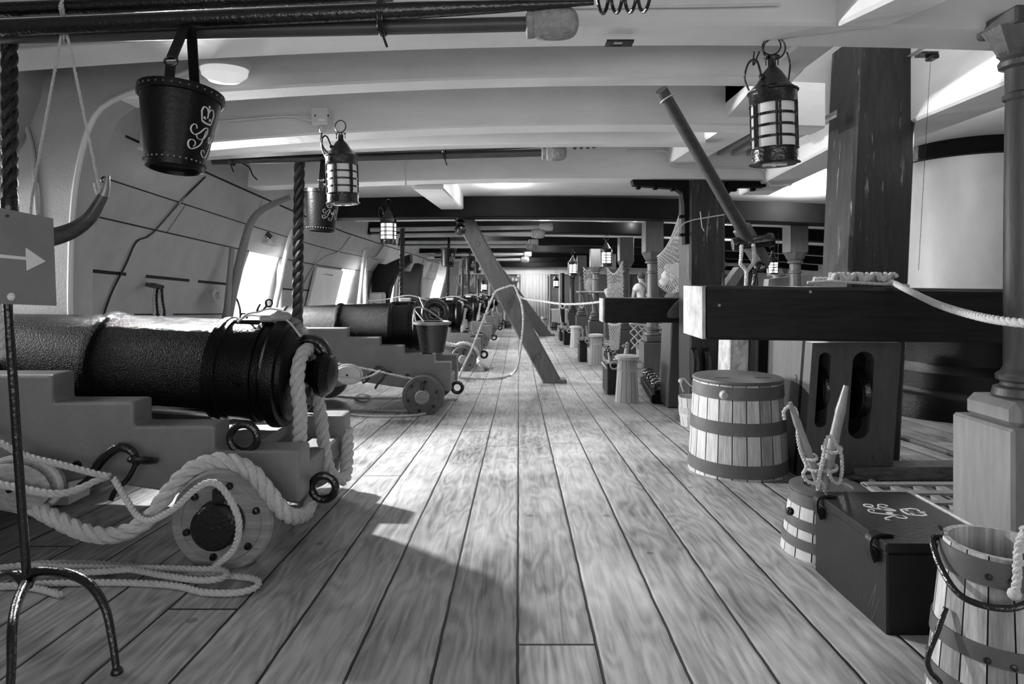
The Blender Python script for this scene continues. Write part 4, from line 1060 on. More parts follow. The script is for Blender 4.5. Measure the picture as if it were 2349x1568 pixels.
# small slotted plate under the beam
Yp = 2.86; pl_ = thing('slotted_plate', 'small black slotted plate screwed under the near beam', 'plate', P(1422, 94, Yp))
zz = P(1422, 94, Yp).z
m = MB(); xa, xb = P(1390, 94, Yp).x, P(1452, 94, Yp).x
for (u0, u1, v0, v1) in ((0, .28, 0, 1), (.62, 1, 0, 1), (.28, .62, 0, .18), (.28, .62, .82, 1)):
    m.box((xa + (xb - xa) * u0, Yp - .03 + .07 * v0, zz - .012), (xa + (xb - xa) * u1, Yp - .03 + .07 * v1, zz - .004))
m.build('frame', IRON, pl_, flat=True)
m = MB(); m.box((xa + (xb - xa) * .28, Yp - .018, zz - .006), (xa + (xb - xa) * .62, Yp + .028, zz - .002)); m.build('insert', PLASTIC, pl_, flat=True)
# hook with hanging iron spike, top centre right
m = MB(); m.tube(smooth_path([P(1730, 118, 3.0), P(1728, 150, 3.0), P(1738, 128, 3.0), P(1742, 118, 3.0)], .01), .004, 6); m.org = tuple(m.v[0]); tag(m.build('wire_hook', IRON), 'bent black wire beside the nearest lantern ring', 'hook')
m = MB(); p = P(2130, 128, 3.1); m.box(p + Vector((-.05, -.03, -.0)), p + Vector((.03, .03, .012))); m.box(p + Vector((0.0, -.03, -.02)), p + Vector((.036, .03, .0)), .004); m.tube([p + Vector((.01, 0, -.02)), P(2125, 300, 3.1), P(2107, 620, 3.2)], .0012, 4); m.org = tuple(p)
tag(m.build('string_clip', IRON), 'small black clip with a fine thread beside the big post', 'clip')

# ------------------------------------------------------------------ leaning shores
def shore(lab, top, bot, w, d, bolts=(), block=True):
    t = thing('deck_shore', lab, 'timber shore', bot, 'diagonal timber shores'); top = Vector(top); bot = Vector(bot)
    ax = (top - bot); L_ = ax.length; ax.normalize()
    u = Vector((0, 1, 0)); u = (u - ax * u.dot(ax)).normalized(); v = ax.cross(u)          # u depth, v width
    c = 0.02
    sec = [(-w / 2 + c, -d / 2), (w / 2 - c, -d / 2), (w / 2, -d / 2 + c), (w / 2, d / 2), (-w / 2, d / 2), (-w / 2, -d / 2 + c)]
    m = MB(); vs = []
    for (s, flat_) in ((0, 1), (L_, 0)):
        for (a, b) in sec:
            p = bot + ax * s + v * a + u * b
            if flat_: p = p - ax * ((p.z - bot.z) / ax.z)
            vs.append(p)
    m.add(vs, [tuple(range(6)), tuple(range(6, 12))] + [(i, (i + 1) % 6, 6 + (i + 1) % 6, 6 + i) for i in range(6)]); m.build('timber', SHORE, t, flat=True)
    for s in bolts:
        p = bot + ax * L_ * s - u * (d / 2)
        m = MB(); m.lathe([(0, .014), (.028, .012), (.034, .0), (.045, -.002), (.045, -.01)], p, -u, 18); m.build('bolt_head', SHORE, t)
    if block:
        m = MB(); m.box(bot + Vector((-w * .62, -d * .55, -.0)), bot + Vector((w * .8, d * .55, .055)), .01); m.build('foot_chock', SHORE, t)
    return t
fb = Vector((P(1268, 0, 9.2).x, 9.2, fz(9.2)))
sh1 = shore('big leaning oak shore with round bolt heads in the middle of the deck', P(1052, 478, 8.95), fb, .245, .22, (.16, .48, .80))
fb2 = Vector((P(1252, 0, 18.5).x, 18.5, fz(18.5)))
sh2 = shore('second leaning oak shore seen beyond the first, right edge', P(1108, 575, 18.2), fb2, .32, .25, (.15, .42))
m = MB(); c = P(1056, 524, 8.7)
m.lathe([(0, .17), (.075, .165), (.06, .14), (.04, .12), (.055, .10), (.062, .085), (.035, .07), (.045, .05), (.075, .02), (.08, -.015), (.068, -.06), (.03, -.085), (0, -.09)], c + Vector((0, 0, .0)), (0, 0, 1), 28); m.org = tuple(c)
tag(m.build('turned_pendant', IRON), 'black turned ball pendant under the dark beam at the shore head', 'pendant')
# rope round the shore and swags
rope_thing('barrier_rope', 'white rope lashed across the leaning shore and hanging to the deck', 'rope',
    [G(1052, 866), P(1062, 842, 9.0), P(1082, 800, 8.95), P(1108, 735, 8.85), P(1128, 685, 8.8), P(1137, 668, 8.8), P(1155, 660, 8.78), P(1178, 655, 8.8), P(1188, 675, 8.78), P(1197, 700, 8.75), P(1200, 740, 8.78), P(1194, 800, 8.9), P(1187, 840, 9.1), *flat([(1172, 862), (1140, 870), (1095, 870), (1052, 869)], .02)], .019, .1, per=.04)
rope_thing('barrier_rope', 'slack rope strung from the leaning shore to the aft crosspiece', 'rope',
    [P(1186, 672, 8.9), P(1200, 684, 8.8), P(1240, 690, 8.3), P(1290, 697, 7.8), P(1340, 696, 7.4), P(1378, 692, 7.0)], .016, .09, per=.04)
for i, (a, b, dip) in enumerate((((1283, 697), (1298, 699), 10), ((1330, 698), (1340, 697), 8))):
    rope_thing('barrier_rope', ['small loop hanging in the slack barrier rope', 'second small loop hanging in the slack barrier rope'][i], 'rope', [P(a[0], a[1], 7.8), P((a[0] + b[0]) / 2, a[1] + dip, 7.8), P(b[0], b[1], 7.8)], .01, .06)
# mess things slung far down the left
for i, (px, py, Y, lab) in enumerate(((1066, 640, 16.5, 'slung half hoop net far down beside the shore'), (1092, 655, 19.5, 'second slung bundle far down beside the shore'))):
    t = thing('slung_horn', lab, 'powder horn', P(px, py, Y)); k = Y / F
    m = MB(); q = smooth_path([P(px - 22, py - 6, Y), P(px - 14, py + 12, Y), P(px, py + 18, Y), P(px + 14, py + 12, Y), P(px + 22, py - 6, Y)], .05); m.tube(q, [.045 - .02 * j / len(q) for j in range(len(q))], 10); m.build('horn', HORN if i else HULL, t)
    m = MB()
    for dx in (-16, -4, 6): m.tube([P(px + dx, py + 4, Y), P(px + dx * .2, py - 66, Y)], .008, 5)
    m.build('string', ROPE, t)
# ------------------------------------------------------------------ riding bitts
def tbox(m, x0, x1, y0, y1, z0, z1, bev=.015, lean=0):
    """box sheared in x by lean (dx per unit z, about z0)"""
    k = len(m.v); m.box((x0, y0, z0), (x1, y1, z1), bev)
    for i in range(k, len(m.v)): m.v[i].x += lean * (m.v[i].z - z0)
bt = thing('riding_bitt', 'massive dark oak bitt post with a sheaved lower block, right of the aisle', 'bitt post', (2.2, 4.2, fz(4.2)), 'riding bitts')
m = MB(); tbox(m, 2.155, 2.565, 4.24, 4.63, fz(4.63) + .02, CZ + 1.66, .02, .045); m.build('upper_post', POSTW, bt)
yF = 3.95; fzb = fz(yF)
def prism_with_slots(nm, par, x0, x1, z0, z1, y0, y1, slots, material, lean=-.03):
    """front plate with rounded vertical slots cut through it"""
    m = MB()
    xs = [x0]; 
    for (sx, w, za, zb) in slots: xs += [sx - w / 2, sx + w / 2]
    xs.append(x1)
    def bx(a, b, c, d): 
        if b - a > 1e-4 and d - c > 1e-4: m.box((a, y0, c), (b, y1, d))
    for i in range(0, len(xs), 2): bx(xs[i], xs[i + 1], z0, z1)
    for (sx, w, za, zb) in slots:
        bx(sx - w / 2, sx + w / 2, z0, za); bx(sx - w / 2, sx + w / 2, zb, z1)
        for (zc, s) in ((za, -1), (zb, 1)):      # rounded ends
            r = w / 2; n = 8
            for side in (-1, 1):
                arc = [(sx + side * r * math.cos(t * PI / 2 / n), zc - s * r + s * r * math.sin(t * PI / 2 / n)) for t in range(n + 1)]
                m.prism(arc + [(sx + side * r, zc)], y0, y1)
    for i in range(len(m.v)): m.v[i].x += lean * (z1 - m.v[i].z) if False else lean * (z1 - m.v[i].z)
    return m.build(nm, material, par, flat=True)
zt = P(0, 786, yF).z
def zf_(y): return CZ - (y - VY) * yF / F
def xf_(x): return (x - VX) * yF / F
prism_with_slots('lower_block', bt, xf_(1864), xf_(2068), fzb, zt, yF, yF + .10, [(xf_(1895), .075, zf_(980), zf_(808)), (xf_(1984), .135, zf_(1006), zf_(806))], POSTL, -.07)
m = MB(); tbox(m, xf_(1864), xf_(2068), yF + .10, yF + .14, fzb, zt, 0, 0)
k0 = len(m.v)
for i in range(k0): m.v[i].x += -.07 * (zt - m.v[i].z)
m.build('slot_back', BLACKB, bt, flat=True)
m = MB(); tbox(m, xf_(1864), xf_(2068), yF + .14, 4.52, fzb, zt, 0)
for i in range(len(m.v)): m.v[i].x += -.07 * (zt - m.v[i].z)
m.build('post_body', POSTL, bt, flat=True)
for (px, py, r, t_) in ((1893, 895, .15, .04), (1980, 905, .17, .055)):
    p = P(px, py, yF); m = MB(); m.lathe([(0, -t_ / 2), (r * .8, -t_ / 2), (r, -t_ / 2), (r * .93, 0), (r, t_ / 2), (r * .8, t_ / 2), (0, t_ / 2)], (p.x, yF + .125, p.z), (1, 0, 0), 36); m.build('sheave', IRON, bt)
for (px, py) in ((1835, 877), (1938, 1048), (2018, 1048)):
    p = P(px, py, yF); m = MB()
    if px > 1850: m.lathe([(0, .008), (.04, .006), (.045, -.01)], (p.x, yF, p.z), (0, -1, 0), 18)
    else: m.lathe([(0, .008), (.02, .006), (.03, -.02)], (xf_(1864) - .07 * (zt - p.z) , yF + .2, p.z), (-1, 0, 0), 18)
    m.build('bolt_head', POSTL, bt)
# near crosspiece
a = P(1613, 655, 3.52); zb_ = P(0, 779, 3.52).z
cp = thing('bitt_crosspiece', 'long heavy dark oak crosspiece with a rough pale end, across the near bitts', 'crosspiece', (a.x, 3.7, zb_))
YC = 3.52; YD = 3.93
m = MB(); tbox(m, a.x + .012, 6.4, YC, YD, zb_, a.z, .016)
for p in m.v: p.z -= .012 * (p.x - a.x)
m.build('beam', BITT, cp)
m = MB(); tbox(m, a.x - .004, a.x + .014, YC + .004, YD - .004, zb_ + .004, a.z - .004, 0); m.build('sawn_end', ENDG, cp, flat=True)
for (px, py) in ((1859, 669), (1650, 700)):
    p = P(px, py, YC); m = MB(); m.lathe([(0, .003), (.008, .002), (.009, -.004)], p, (0, -1, 0), 14); m.build('wood_plug', ENDG, cp)
# aft bitt post and crosspiece
b2_ = thing('riding_bitt', 'tall dark bitt post behind the near crosspiece, iron knees at its head', 'bitt post', (1.8, 6.1, fz(6.1)), 'riding bitts')
m = MB(); tbox(m, P(1582, 0, 6.0).x, P(1664, 0, 6.0).x, 6.0, 6.42, fz(6.0) + .0, cz(6.1) + .03, .018, .0); m.build('post', POSTW, b2_)
for (x_, s) in ((1580, .15), (1607, .15)):
    p = P(x_, 832, 6.0); m = MB(); m.lathe([(0, -.025), (s, -.025), (s * .92, 0), (s, .025), (0, .025)], (p.x + .04, 6.02, p.z), (1, 0, 0), 28); m.build('sheave', IRON, b2_)
# iron hanging knees on each side of its head
kn = MB()
kk = [P(x, y, 6.08) for x, y in [(1448, 414), (1580, 414), (1580, 560), (1568, 560), (1566, 470), (1562, 444), (1548, 434), (1500, 430), (1452, 426)]]
kn.prism([(p.x, p.z) for p in kk], 6.02, 6.14); kn.build('iron_knee', BLACKB, b2_, flat=True)
kn = MB(); kk = [P(x, y, 6.08) for x, y in [(1664, 414), (1752, 418), (1752, 430), (1700, 430), (1676, 436), (1668, 446), (1664, 456)]]
kn.prism([(p.x, p.z) for p in kk], 6.02, 6.14); kn.build('iron_knee', BLACKB, b2_, flat=True)
for (px, py) in ((1464, 432), (1503, 433), (1543, 436), (1684, 437), (1727, 436), (1563, 498), (1564, 540)):
    p = P(px, py, 6.05); m = MB(); m.box(p + Vector((-.02, -.03, -.008)), p + Vector((.02, .03, .02)), .004); m.build('knee_bolt', BLACKB, b2_)
m = MB(); m.tube(smooth_path([P(1534, 565, 5.95), P(1560, 520, 5.95), P(1584, 506, 5.98), P(1620, 499, 5.98), P(1662, 492, 5.98)], .03), .006, 5); m.tube([P(1606, 485, 5.98), P(1610, 520, 5.98), P(1615, 530, 5.98)], .005, 5); m.org = tuple(m.v[0])
tag(m.build('tied_cord', TWINE), 'thin pale cord tied round the aft bitt post', 'cord')
b3_ = thing('riding_bitt', 'shorter square bitt standard with a lit left face under the aft crosspiece', 'bitt post', (1.75, 7.1, fz(7.0)), 'riding bitts')
m = MB(); tbox(m, P(1530, 0, 6.9).x, P(1598, 0, 6.9).x, 6.9, 7.35, fz(6.9), P(0, 688, 6.9).z, .015, .05); m.build('standard', POSTL, b3_)
c2 = thing('bitt_crosspiece', 'aft crosspiece, a dark oak beam with a pale left end, barrier rope beside it', 'crosspiece', (1.2, 6.8, P(0, 740, 6.7).z))
a = P(1384, 684, 6.55)
m = MB(); tbox(m, a.x + .01, 2.1, 6.55, 6.9, P(0, 740, 6.55).z, a.z, .012); m.build('beam', BITT, c2)
m = MB(); tbox(m, a.x - .004, a.x + .012, 6.554, 6.856, P(0, 740, 6.55).z + .004, a.z - .004, 0); m.build('sawn_end', ENDG, c2, flat=True)
m = MB(); kk = [P(x, y, 6.5) for x, y in [(1573, 686), (1560, 687), (1550, 694), (1540, 706), (1532, 716), (1532, 728), (1546, 729), (1573, 729)]]
m.prism([(p.x, p.z) for p in kk], 6.47, 6.55); m.build('knee_chock', POSTL, c2, flat=True)
# posts seen below the crosspiece between the tub and the near block
for (xa, xb, ya, mt, lab) in ((1667, 1728, 5.4, ENDG, 'rough pale-faced squared post behind the tub'), (1731, 1776, 5.2, BLACKB, 'black squared post just right of the rough post behind the tub'), (1779, 1794, 5.0, POSTL, 'narrow brown post behind the right rim of the tub')):
    t = MB(); tbox(t, P(xa, 0, ya).x, P(xb, 0, ya).x, ya, ya + .3, fz(ya), P(0, 700, ya).z, .012, .03); t.org = (P(xa, 0, ya).x, ya, fz(ya)); tag(t.build('short_post', mt), lab, 'post')
# white rope spliced along the crosspiece top, falling to the right
rope_thing('cable_rope', 'thick pale braided rope lying along the near crosspiece and drooping right', 'rope',
    [P(1866, 641, 3.75), P(1920, 641, 3.72), P(1980, 640, 3.66), P(2040, 646, 3.6), P(2080, 664, 3.3), P(2150, 697, 2.9), P(2230, 722, 2.5), P(2310, 737, 2.25), P(2420, 745, 2.1), P(2700, 760, 1.95), P(3300, 760, 1.9)], .0165, .085, n=8)
m = MB()
for k_ in range(3):
    q = [P(1905 + i * 5, 643, 3.62) + Vector((0, .03 * math.sin(i * .75 + k_ * 2.1), .02 + .018 * math.cos(i * .75 * 2 + k_ * 2.1))) for i in range(30)]
    m.tube(smooth_path(q, .01), .013, 7)
m.org = tuple(P(1905, 643, 3.62)); tag(m.build('braided_splice', ROPE), 'plaited eye splice of pale rope on top of the near crosspiece', 'rope')
rope_thing('cable_rope', 'flat pale rope strand ending left of the braid on the crosspiece', 'rope', [P(1852, 648, 3.62), P(1900, 645, 3.6), P(1960, 648, 3.58), P(2085, 655, 3.58)], .009, .05)

# ------------------------------------------------------------------ diagonal pump brake on the right with strop
pb = thing('diagonal_spar', 'dark diagonal wooden spar slanting from the beam down to the crosspiece, right of centre', 'spar', P(1745, 600, 4.4))
m = MB(); a, b = P(1517, 206, 3.72), P(1722, 560, 4.3); m.tube([a.lerp(b, i / 6) for i in range(7)], [.036 + .006 * i / 6 for i in range(7)], 14); m.build('round_spar', BRWOOD, pb)
m = MB(); a2 = P(1700, 520, 4.26); b2v = P(1752, 608, 4.42); d = (b2v - a2).normalized(); M_ = Matrix.Translation(a2) @ d.to_track_quat('X', 'Y').to_matrix().to_4x4(); m.box((0, -.045, -.05), ((b2v - a2).length, .045, .05), .008, M_); m.build('squared_foot', SHORE, pb)
m = MB(); m.ring(P(1531, 226, 3.7), .045, .004, (.5, 0, -.85), 20, 6); m.build('wire_band', ROPE, pb)
m = MB(); m.lathe([(0, -.12), (.045, -.12), (.05, -.1), (.04, -.08), (.04, .10), (.05, .12), (.045, .15), (0, .15)], P(1722, 556, 4.28), (1, -.1, .12), 20); m.build('pivot_bolt', IRON, pb)
ys_ = 4.22
sy = thing('y_strop', 'pale speckled Y-shaped rope strop hanging at the foot of the diagonal spar', 'strop', P(1711, 660, ys_))
for pts in ([P(1701, 562, ys_), P(1700, 590, ys_), P(1699, 606, ys_), P(1708, 616, ys_), P(1712, 625, ys_), P(1711, 655, ys_)], [P(1728, 560, ys_), P(1730, 590, ys_), P(1728, 604, ys_), P(1718, 616, ys_), P(1712, 625, ys_)]):
    m = MB(); m.rope(pts, .014, .05, 6, .012); m.build('leg', ROPE, sy)
m = MB(); m.tube(smooth_path([P(1742, 606, 4.3), P(1732, 630, 4.3), P(1728, 655, 4.3)], .02), .014, 8); m.tube(smooth_path([P(1728, 618, 4.3), P(1735, 640, 4.3), P(1734, 655, 4.3)], .02), .012, 8); m.ring(P(1744, 612, 4.3), .03, .012, (0, 1, 0), 18, 8); m.org = tuple(m.v[0])
tag(m.build('iron_shackle', IRON), 'black iron shackle beside the pale strop', 'shackle')

# ------------------------------------------------------------------ coopered vessels
def cooper(nm, label, c, r0, r1, h, staves, hoops, material, hoopm, lid=None, rim=.012, group=None, cat='tub', bulge=0, open_top=True, lidm=None):
    """r0 bottom radius, r1 top radius"""
    c = Vector(c); t = thing(nm, label, cat, c, group)
    def R(z): return r0 + (r1 - r0) * z / h + bulge * math.sin(PI * z / h)
    N_ = staves * 5; m = MB(); nz = 10; fr = (0, .035, .33, .67, .965); rs_ = random.Random(staves * 7 + int(h * 1000))
    def ang(i): return 2 * PI * (i // 5 + fr[i % 5]) / staves
    for j in range(nz + 1):
        z = h * j / nz
        for i in range(N_):
            a = ang(i); g = -.006 if i % 5 == 0 else 0
            m.v.append(c + Vector(((R(z) + g) * math.cos(a), (R(z) + g) * math.sin(a), z)))
    tone = [rs_.choice((0, 1, 2) if material is STAVE else (0, 0, 1)) for _ in range(staves)]
    for j in range(nz):
        for i in range(N_):
            m.f.append((j * N_ + i, j * N_ + (i + 1) % N_, (j + 1) * N_ + (i + 1) % N_, (j + 1) * N_ + i))
            m.m.append(3 if i % 5 in (0, 4) else tone[i // 5])
    k = len(m.v)
    inner = [(R(h) - rim, h), (R(h) - rim, h * .35 if open_top else h - .02), (0, h * .35 if open_top else h - .02)]
    for (r, z) in inner:
        for i in range(N_):
            a = ang(i); m.v.append(c + Vector((max(r, 1e-4) * math.cos(a), max(r, 1e-4) * math.sin(a), z)))
    top = nz * N_
    for i in range(N_): m.f.append((top + i, top + (i + 1) % N_, k + (i + 1) % N_, k + i)); m.m.append(0)
    for j in range(2):
        for i in range(N_): m.m.append(tone[i // 5]); m.f.append((k + j * N_ + i, k + j * N_ + (i + 1) % N_, k + (j + 1) * N_ + (i + 1) % N_, k + (j + 1) * N_ + i))
    m.f.append(tuple(range(N_))); m.m.append(0)
    m.build('staves', [STAVE, STAVE_B, STAVE_C, GROOVE] if material is STAVE else ([STAVEP, STAVEP_B, STAVEP, GROOVE] if material is STAVEP else [material, material, material, GROOVE]), t, ang=20)
    for (za, zb) in hoops:
        m = MB(); m.lathe([(R(za) - .001, za), (R(za) + .005, za), (R(zb) + .005, zb), (R(zb) - .001, zb)], c, (0, 0, 1), 56); m.build('hoop', hoopm, t)
    return t
tc_ = G(1691, 1076); 
tub = cooper('harness_tub', 'large tapered staved tub with three grey hoops and a flat lid, right of the aisle', tc_, .318, .283, .60, 22, [(.03, .11), (.29, .37), (.51, .59)], STAVE, HOOPW, cat='tub', open_top=False)
m = MB(); m.lathe([(0, .60), (.27, .60), (.288, .602), (.290, .612), (.285, .622), (.262, .626), (0, .626)], tc_, (0, 0, 1), 56); ld = m.build('lid', HOOPW, tub)
for s in (-1, 1):
    m = MB(); m.box(tc_ + Vector((s * .13 - .05, -.11, .6262)), tc_ + Vector((s * .13 + .05, -.095, .6275))); m.build('slot', BLACKB, ld, flat=True)
p = P(1663, 907, tc_.y - .29); m = MB(); m.lathe([(0, .006), (.02, .006), (.024, .0), (.03, -.02)], (p.x, p.y + .004, p.z), (-.1, -1, 0), 20); m.build('bung', STAVE, tub)
c = G(1590, 975); k = c.y / F
sb = cooper('mess_bucket', 'small pale staved bucket with a rope handle tucked behind the big tub', c, 28 * k, 34 * k, 66 * k, 14, [(30 * k, 44 * k)], STAVEP, STAVE, cat='bucket')
m = MB(); m.rope([P(1568, 898, c.y), P(1563, 885, c.y), P(1562, 870, c.y), P(1568, 868, c.y), P(1580, 880, c.y), P(1592, 890, c.y)], .008, .05, 5, .02); m.sphere(P(1561, 873, c.y), .022, 10); m.build('rope_handle', ROPE, sb)
# match tub behind the chest, with linstocks
mc = Vector((1.37, 2.80, fz(2.80)))
mt_ = cooper('match_tub', 'small pale-staved match tub with a holed lid, behind the black chest', mc, .196, .155, .27, 16, [(.045, .085), (.125, .165), (.22, .268)], STAVEP, HOOPW, cat='tub', open_top=False)
m = MB(); m.lathe([(.155, .268), (.160, .272), (.160, .282), (.150, .288), (.10, .288), (.10, .27)], mc, (0, 0, 1), 40); m.lathe([(0, .276), (.101, .276)], mc, (0, 0, 1), 40); m.build('lid', HOOPW, mt_)
p = P(1812, 1172, 2.68); m = MB(); m.sphere(p, .018, 10); m.build('side_bolt', IRON, mt_)
def linstock(lab, a, b, r, turns, tail):
    t = thing('linstock', lab, 'linstock', a, 'linstocks standing in the match tub'); a, b = Vector(a), Vector(b)
    m = MB(); q = [a.lerp(b, i / 20) for i in range(21)]
    rad = [r * (1.0 - .25 * i / 20 if i < 16 else 1.0 - .25 * .8 - .35 * (i - 16) / 4) for i in range(21)]; rad[9] *= 1.12; rad[15] *= 1.1
    m.tube(q, rad, 16); m.build('stick', PALEPOLE if 0 else LINW, t)
    d = (b - a).normalized()
    for s in turns:
        m = MB(); m.rope([a + (b - a) * (s + .02 * math.sin(i)) + Vector((math.cos(i * .9) * r * 1.5, math.sin(i * .9) * r * 1.5, 0)) for i in range(9)], .0085, .045, 6, .01); m.build('rope_turn', ROPE, t)
    m = MB(); m.rope(tail, .009, .045, 6, .012); m.build('slow_match', ROPE, t)
    return t
LINW = mat('linstock_wood', .26, .35, .25, 6, (4, 4, 2), .1)
yl = 2.74
linstock('thicker tapered linstock leaning right with white cord, in the match tub', P(1888, 1118, yl), P(1941, 884, yl), .024, (.20, .38),
    [P(1876, 1125, yl - .05), P(1880, 1090, yl - .05), P(1888, 1050, yl - .05), P(1895, 1010, yl - .05), P(1905, 1000, yl - .05), P(1918, 1020, yl - .05), P(1930, 1045, yl - .04), P(1930, 1090, yl - .04), P(1920, 1110, yl - .04), P(1905, 1095, yl - .05), P(1898, 1075, yl - .05)])
linstock('thinner linstock leaning left with a looped white cord, in the match tub', P(1882, 1115, yl), P(1812, 922, yl), .019, (.22, .35),
    [P(1800, 962, yl), P(1797, 945, yl), P(1808, 932, yl), P(1822, 935, yl), P(1830, 960, yl), P(1830, 1000, yl), P(1838, 1040, yl), P(1850, 1070, yl - .03), P(1842, 1085, yl - .03), P(1848, 1100, yl - .03), P(1865, 1108, yl - .04), P(1885, 1105, yl - .05), P(1894, 1128, yl - .05)])

# ------------------------------------------------------------------ the cypher chest
x0, x1_, y0, y1_ = 1.212, 1.585, 2.08, 2.585
zb0 = fz(2.3); zt_ = CZ - .869
ch = thing('powder_chest', 'black rectangular chest with a painted crown and cypher on its lid, strapped corners', 'chest', ((x0 + x1_) / 2, (y0 + y1_) / 2, zb0))
m = MB(); m.box((x0, y0, zb0 - .012), (x1_, y1_, zt_ - .035), .006); m.build('body', CHESTP, ch)
m = MB(); m.box((x0 - .006, y0 - .006, zt_ - .034), (x1_ + .006, y1_ + .006, zt_), .006); ld = m.build('lid', CHESTP, ch)
for yy_ in (y0 + .065, y1_ - .06):
    m = MB(); q = smooth_path([(x0 + .05, yy_, zt_ + .005), (x0 + .01, yy_, zt_ + .008), (x0 - .022, yy_, zt_ - .006), (x0 - .024, yy_, zt_ - .05), (x0 - .012, yy_, zt_ - .085)], .008)
    for i, p in enumerate(q):
        t_ = (q[min(i + 1, len(q) - 1)] - q[max(i - 1, 0)]).normalized(); nn = t_.cross(Vector((0, 1, 0)))
        for dy, s in ((-.017, 1), (.017, 1), (.017, -1), (-.017, -1)): m.v.append(Vector((p.x, p.y + dy, p.z)) + nn * (.0045 * s))
    for i in range(len(q) - 1):
        for k in range(4): m.f.append((i * 4 + k, i * 4 + (k + 1) % 4, i * 4 + 4 + (k + 1) % 4, i * 4 + 4 + k))
    s_ = m.build('strap', CHESTP, ch)
    m = MB(); m.box((x0 - .012, yy_ - .014, zt_ - .085), (x0 + .002, yy_ + .014, zt_ - .04), .003); m.build('buckle', CHESTP, s_)
m = MB(); m.tube([Vector((x1_ + .008, y1_ - .01, zt_ + .004)), Vector((x1_ + .008, y0 + .02, zt_ + .004))], .0055, 6); m.build('lid_cord', ROPE, ch)
# cypher on the lid: reads from the right-hand side, so it lies sideways from here
cx, cy_ = 1.375, 2.36
def lidf(x, y, th):
    # text x runs towards the camera (-Y)... text up is +X
    u = (x - 160) * .0005; v = -(y - 90) * .0005
    return Vector((cx + .0 + v * 1.0 , cy_ - u * 1.0, zt_ + .0006 + th))
m = MB()
for s_ in CY_G + CY_R: ribbon(m, s_, 7, lidf)
for s_ in CROWN: ribbon(m, [(a * .8 + 30, b * .8 - 30) for a, b in s_], 9, lidf)
m.build('cypher', LETTER, ld, flat=True)
m = MB()
for a, b in (((2.14, .17), (2.19, .07)), ((2.14, .17), (2.165, .08)), ((2.12, .13), (2.17, .03))):
    m.tube([Vector((x0 - .0005, a[0], zb0 + a[1] - .02)), Vector((x0 - .0005, b[0], zb0 + b[1] - .02))], .0012, 4)
m.build('scratch', HOOPM, ch)

# ------------------------------------------------------------------ big bucket, lower right corner
bc = Vector((1.325, 1.75, fz(1.75)))
bb = cooper('powder_bucket', 'tall staved bucket with wooden hoops and an iron bail, at the lower right corner', bc, .170, .128, .43, 16, [(.03, .085), (.16, .205), (.355, .42)], STAVE, HOOPWB if 0 else HOOPW, cat='bucket', rim=.016)
m = MB(); zr = bc.z + .425
m.tube(smooth_path([bc + Vector((-.10, .075, .415)), bc + Vector((-.14, .06, .41)), bc + Vector((-.165, -.02, .36)), bc + Vector((-.16, -.10, .325)), bc + Vector((-.09, -.16, .33)), bc + Vector((0, -.155, .37)), bc + Vector((.07, -.11, .41)), bc + Vector((.10, -.07, .42))], .01), .0085, 10)
m.ring(bc + Vector((-.108, .072, .43)), .018, .006, (.5, -.3, .1), 16, 6); m.build('bail', IRON, bb)
m = MB(); m.tube(smooth_path([bc + Vector((-.155, -.02, .26)), bc + Vector((-.185, -.03, .20)), bc + Vector((-.215, -.035, .13)), bc + Vector((-.205, -.035, .09)), bc + Vector((-.185, -.04, .07)), bc + Vector((-.20, -.04, .045)), bc + Vector((-.222, -.04, .05))], .01), .007, 8); m.build('side_hook', IRON, bb)
for z in (.17, .38, .06):
    for (a, r_) in ((-2.35, 0), (-2.0, 0)):
        rr = .170 + (.128 - .170) * z / .43 + .006
        m = MB(); m.lathe([(0, .004), (.008, .003), (.009, -.002)], bc + Vector((rr * math.cos(a), rr * math.sin(a), z)), (math.cos(a), math.sin(a), .1), 10); m.build('rivet', IRON, bb)
m = MB(); q = [P(2352, 1218, 1.60), P(2338, 1250, 1.6), P(2334, 1290, 1.6), P(2333, 1330, 1.6), P(2327, 1362, 1.6)]; m.rope(q, .011, .05, 7, .01); m.sphere(q[-1], .016, 12); m.tube(smooth_path([P(2349, 1210, 1.62), P(2362, 1240, 1.62), P(2356, 1270, 1.62)], .01), .012, 8); m.org = tuple(q[0])
tag(m.build('knotted_rope', ROPE), 'knotted white rope end hanging over the bucket at the right edge', 'rope')
LINW2 = None

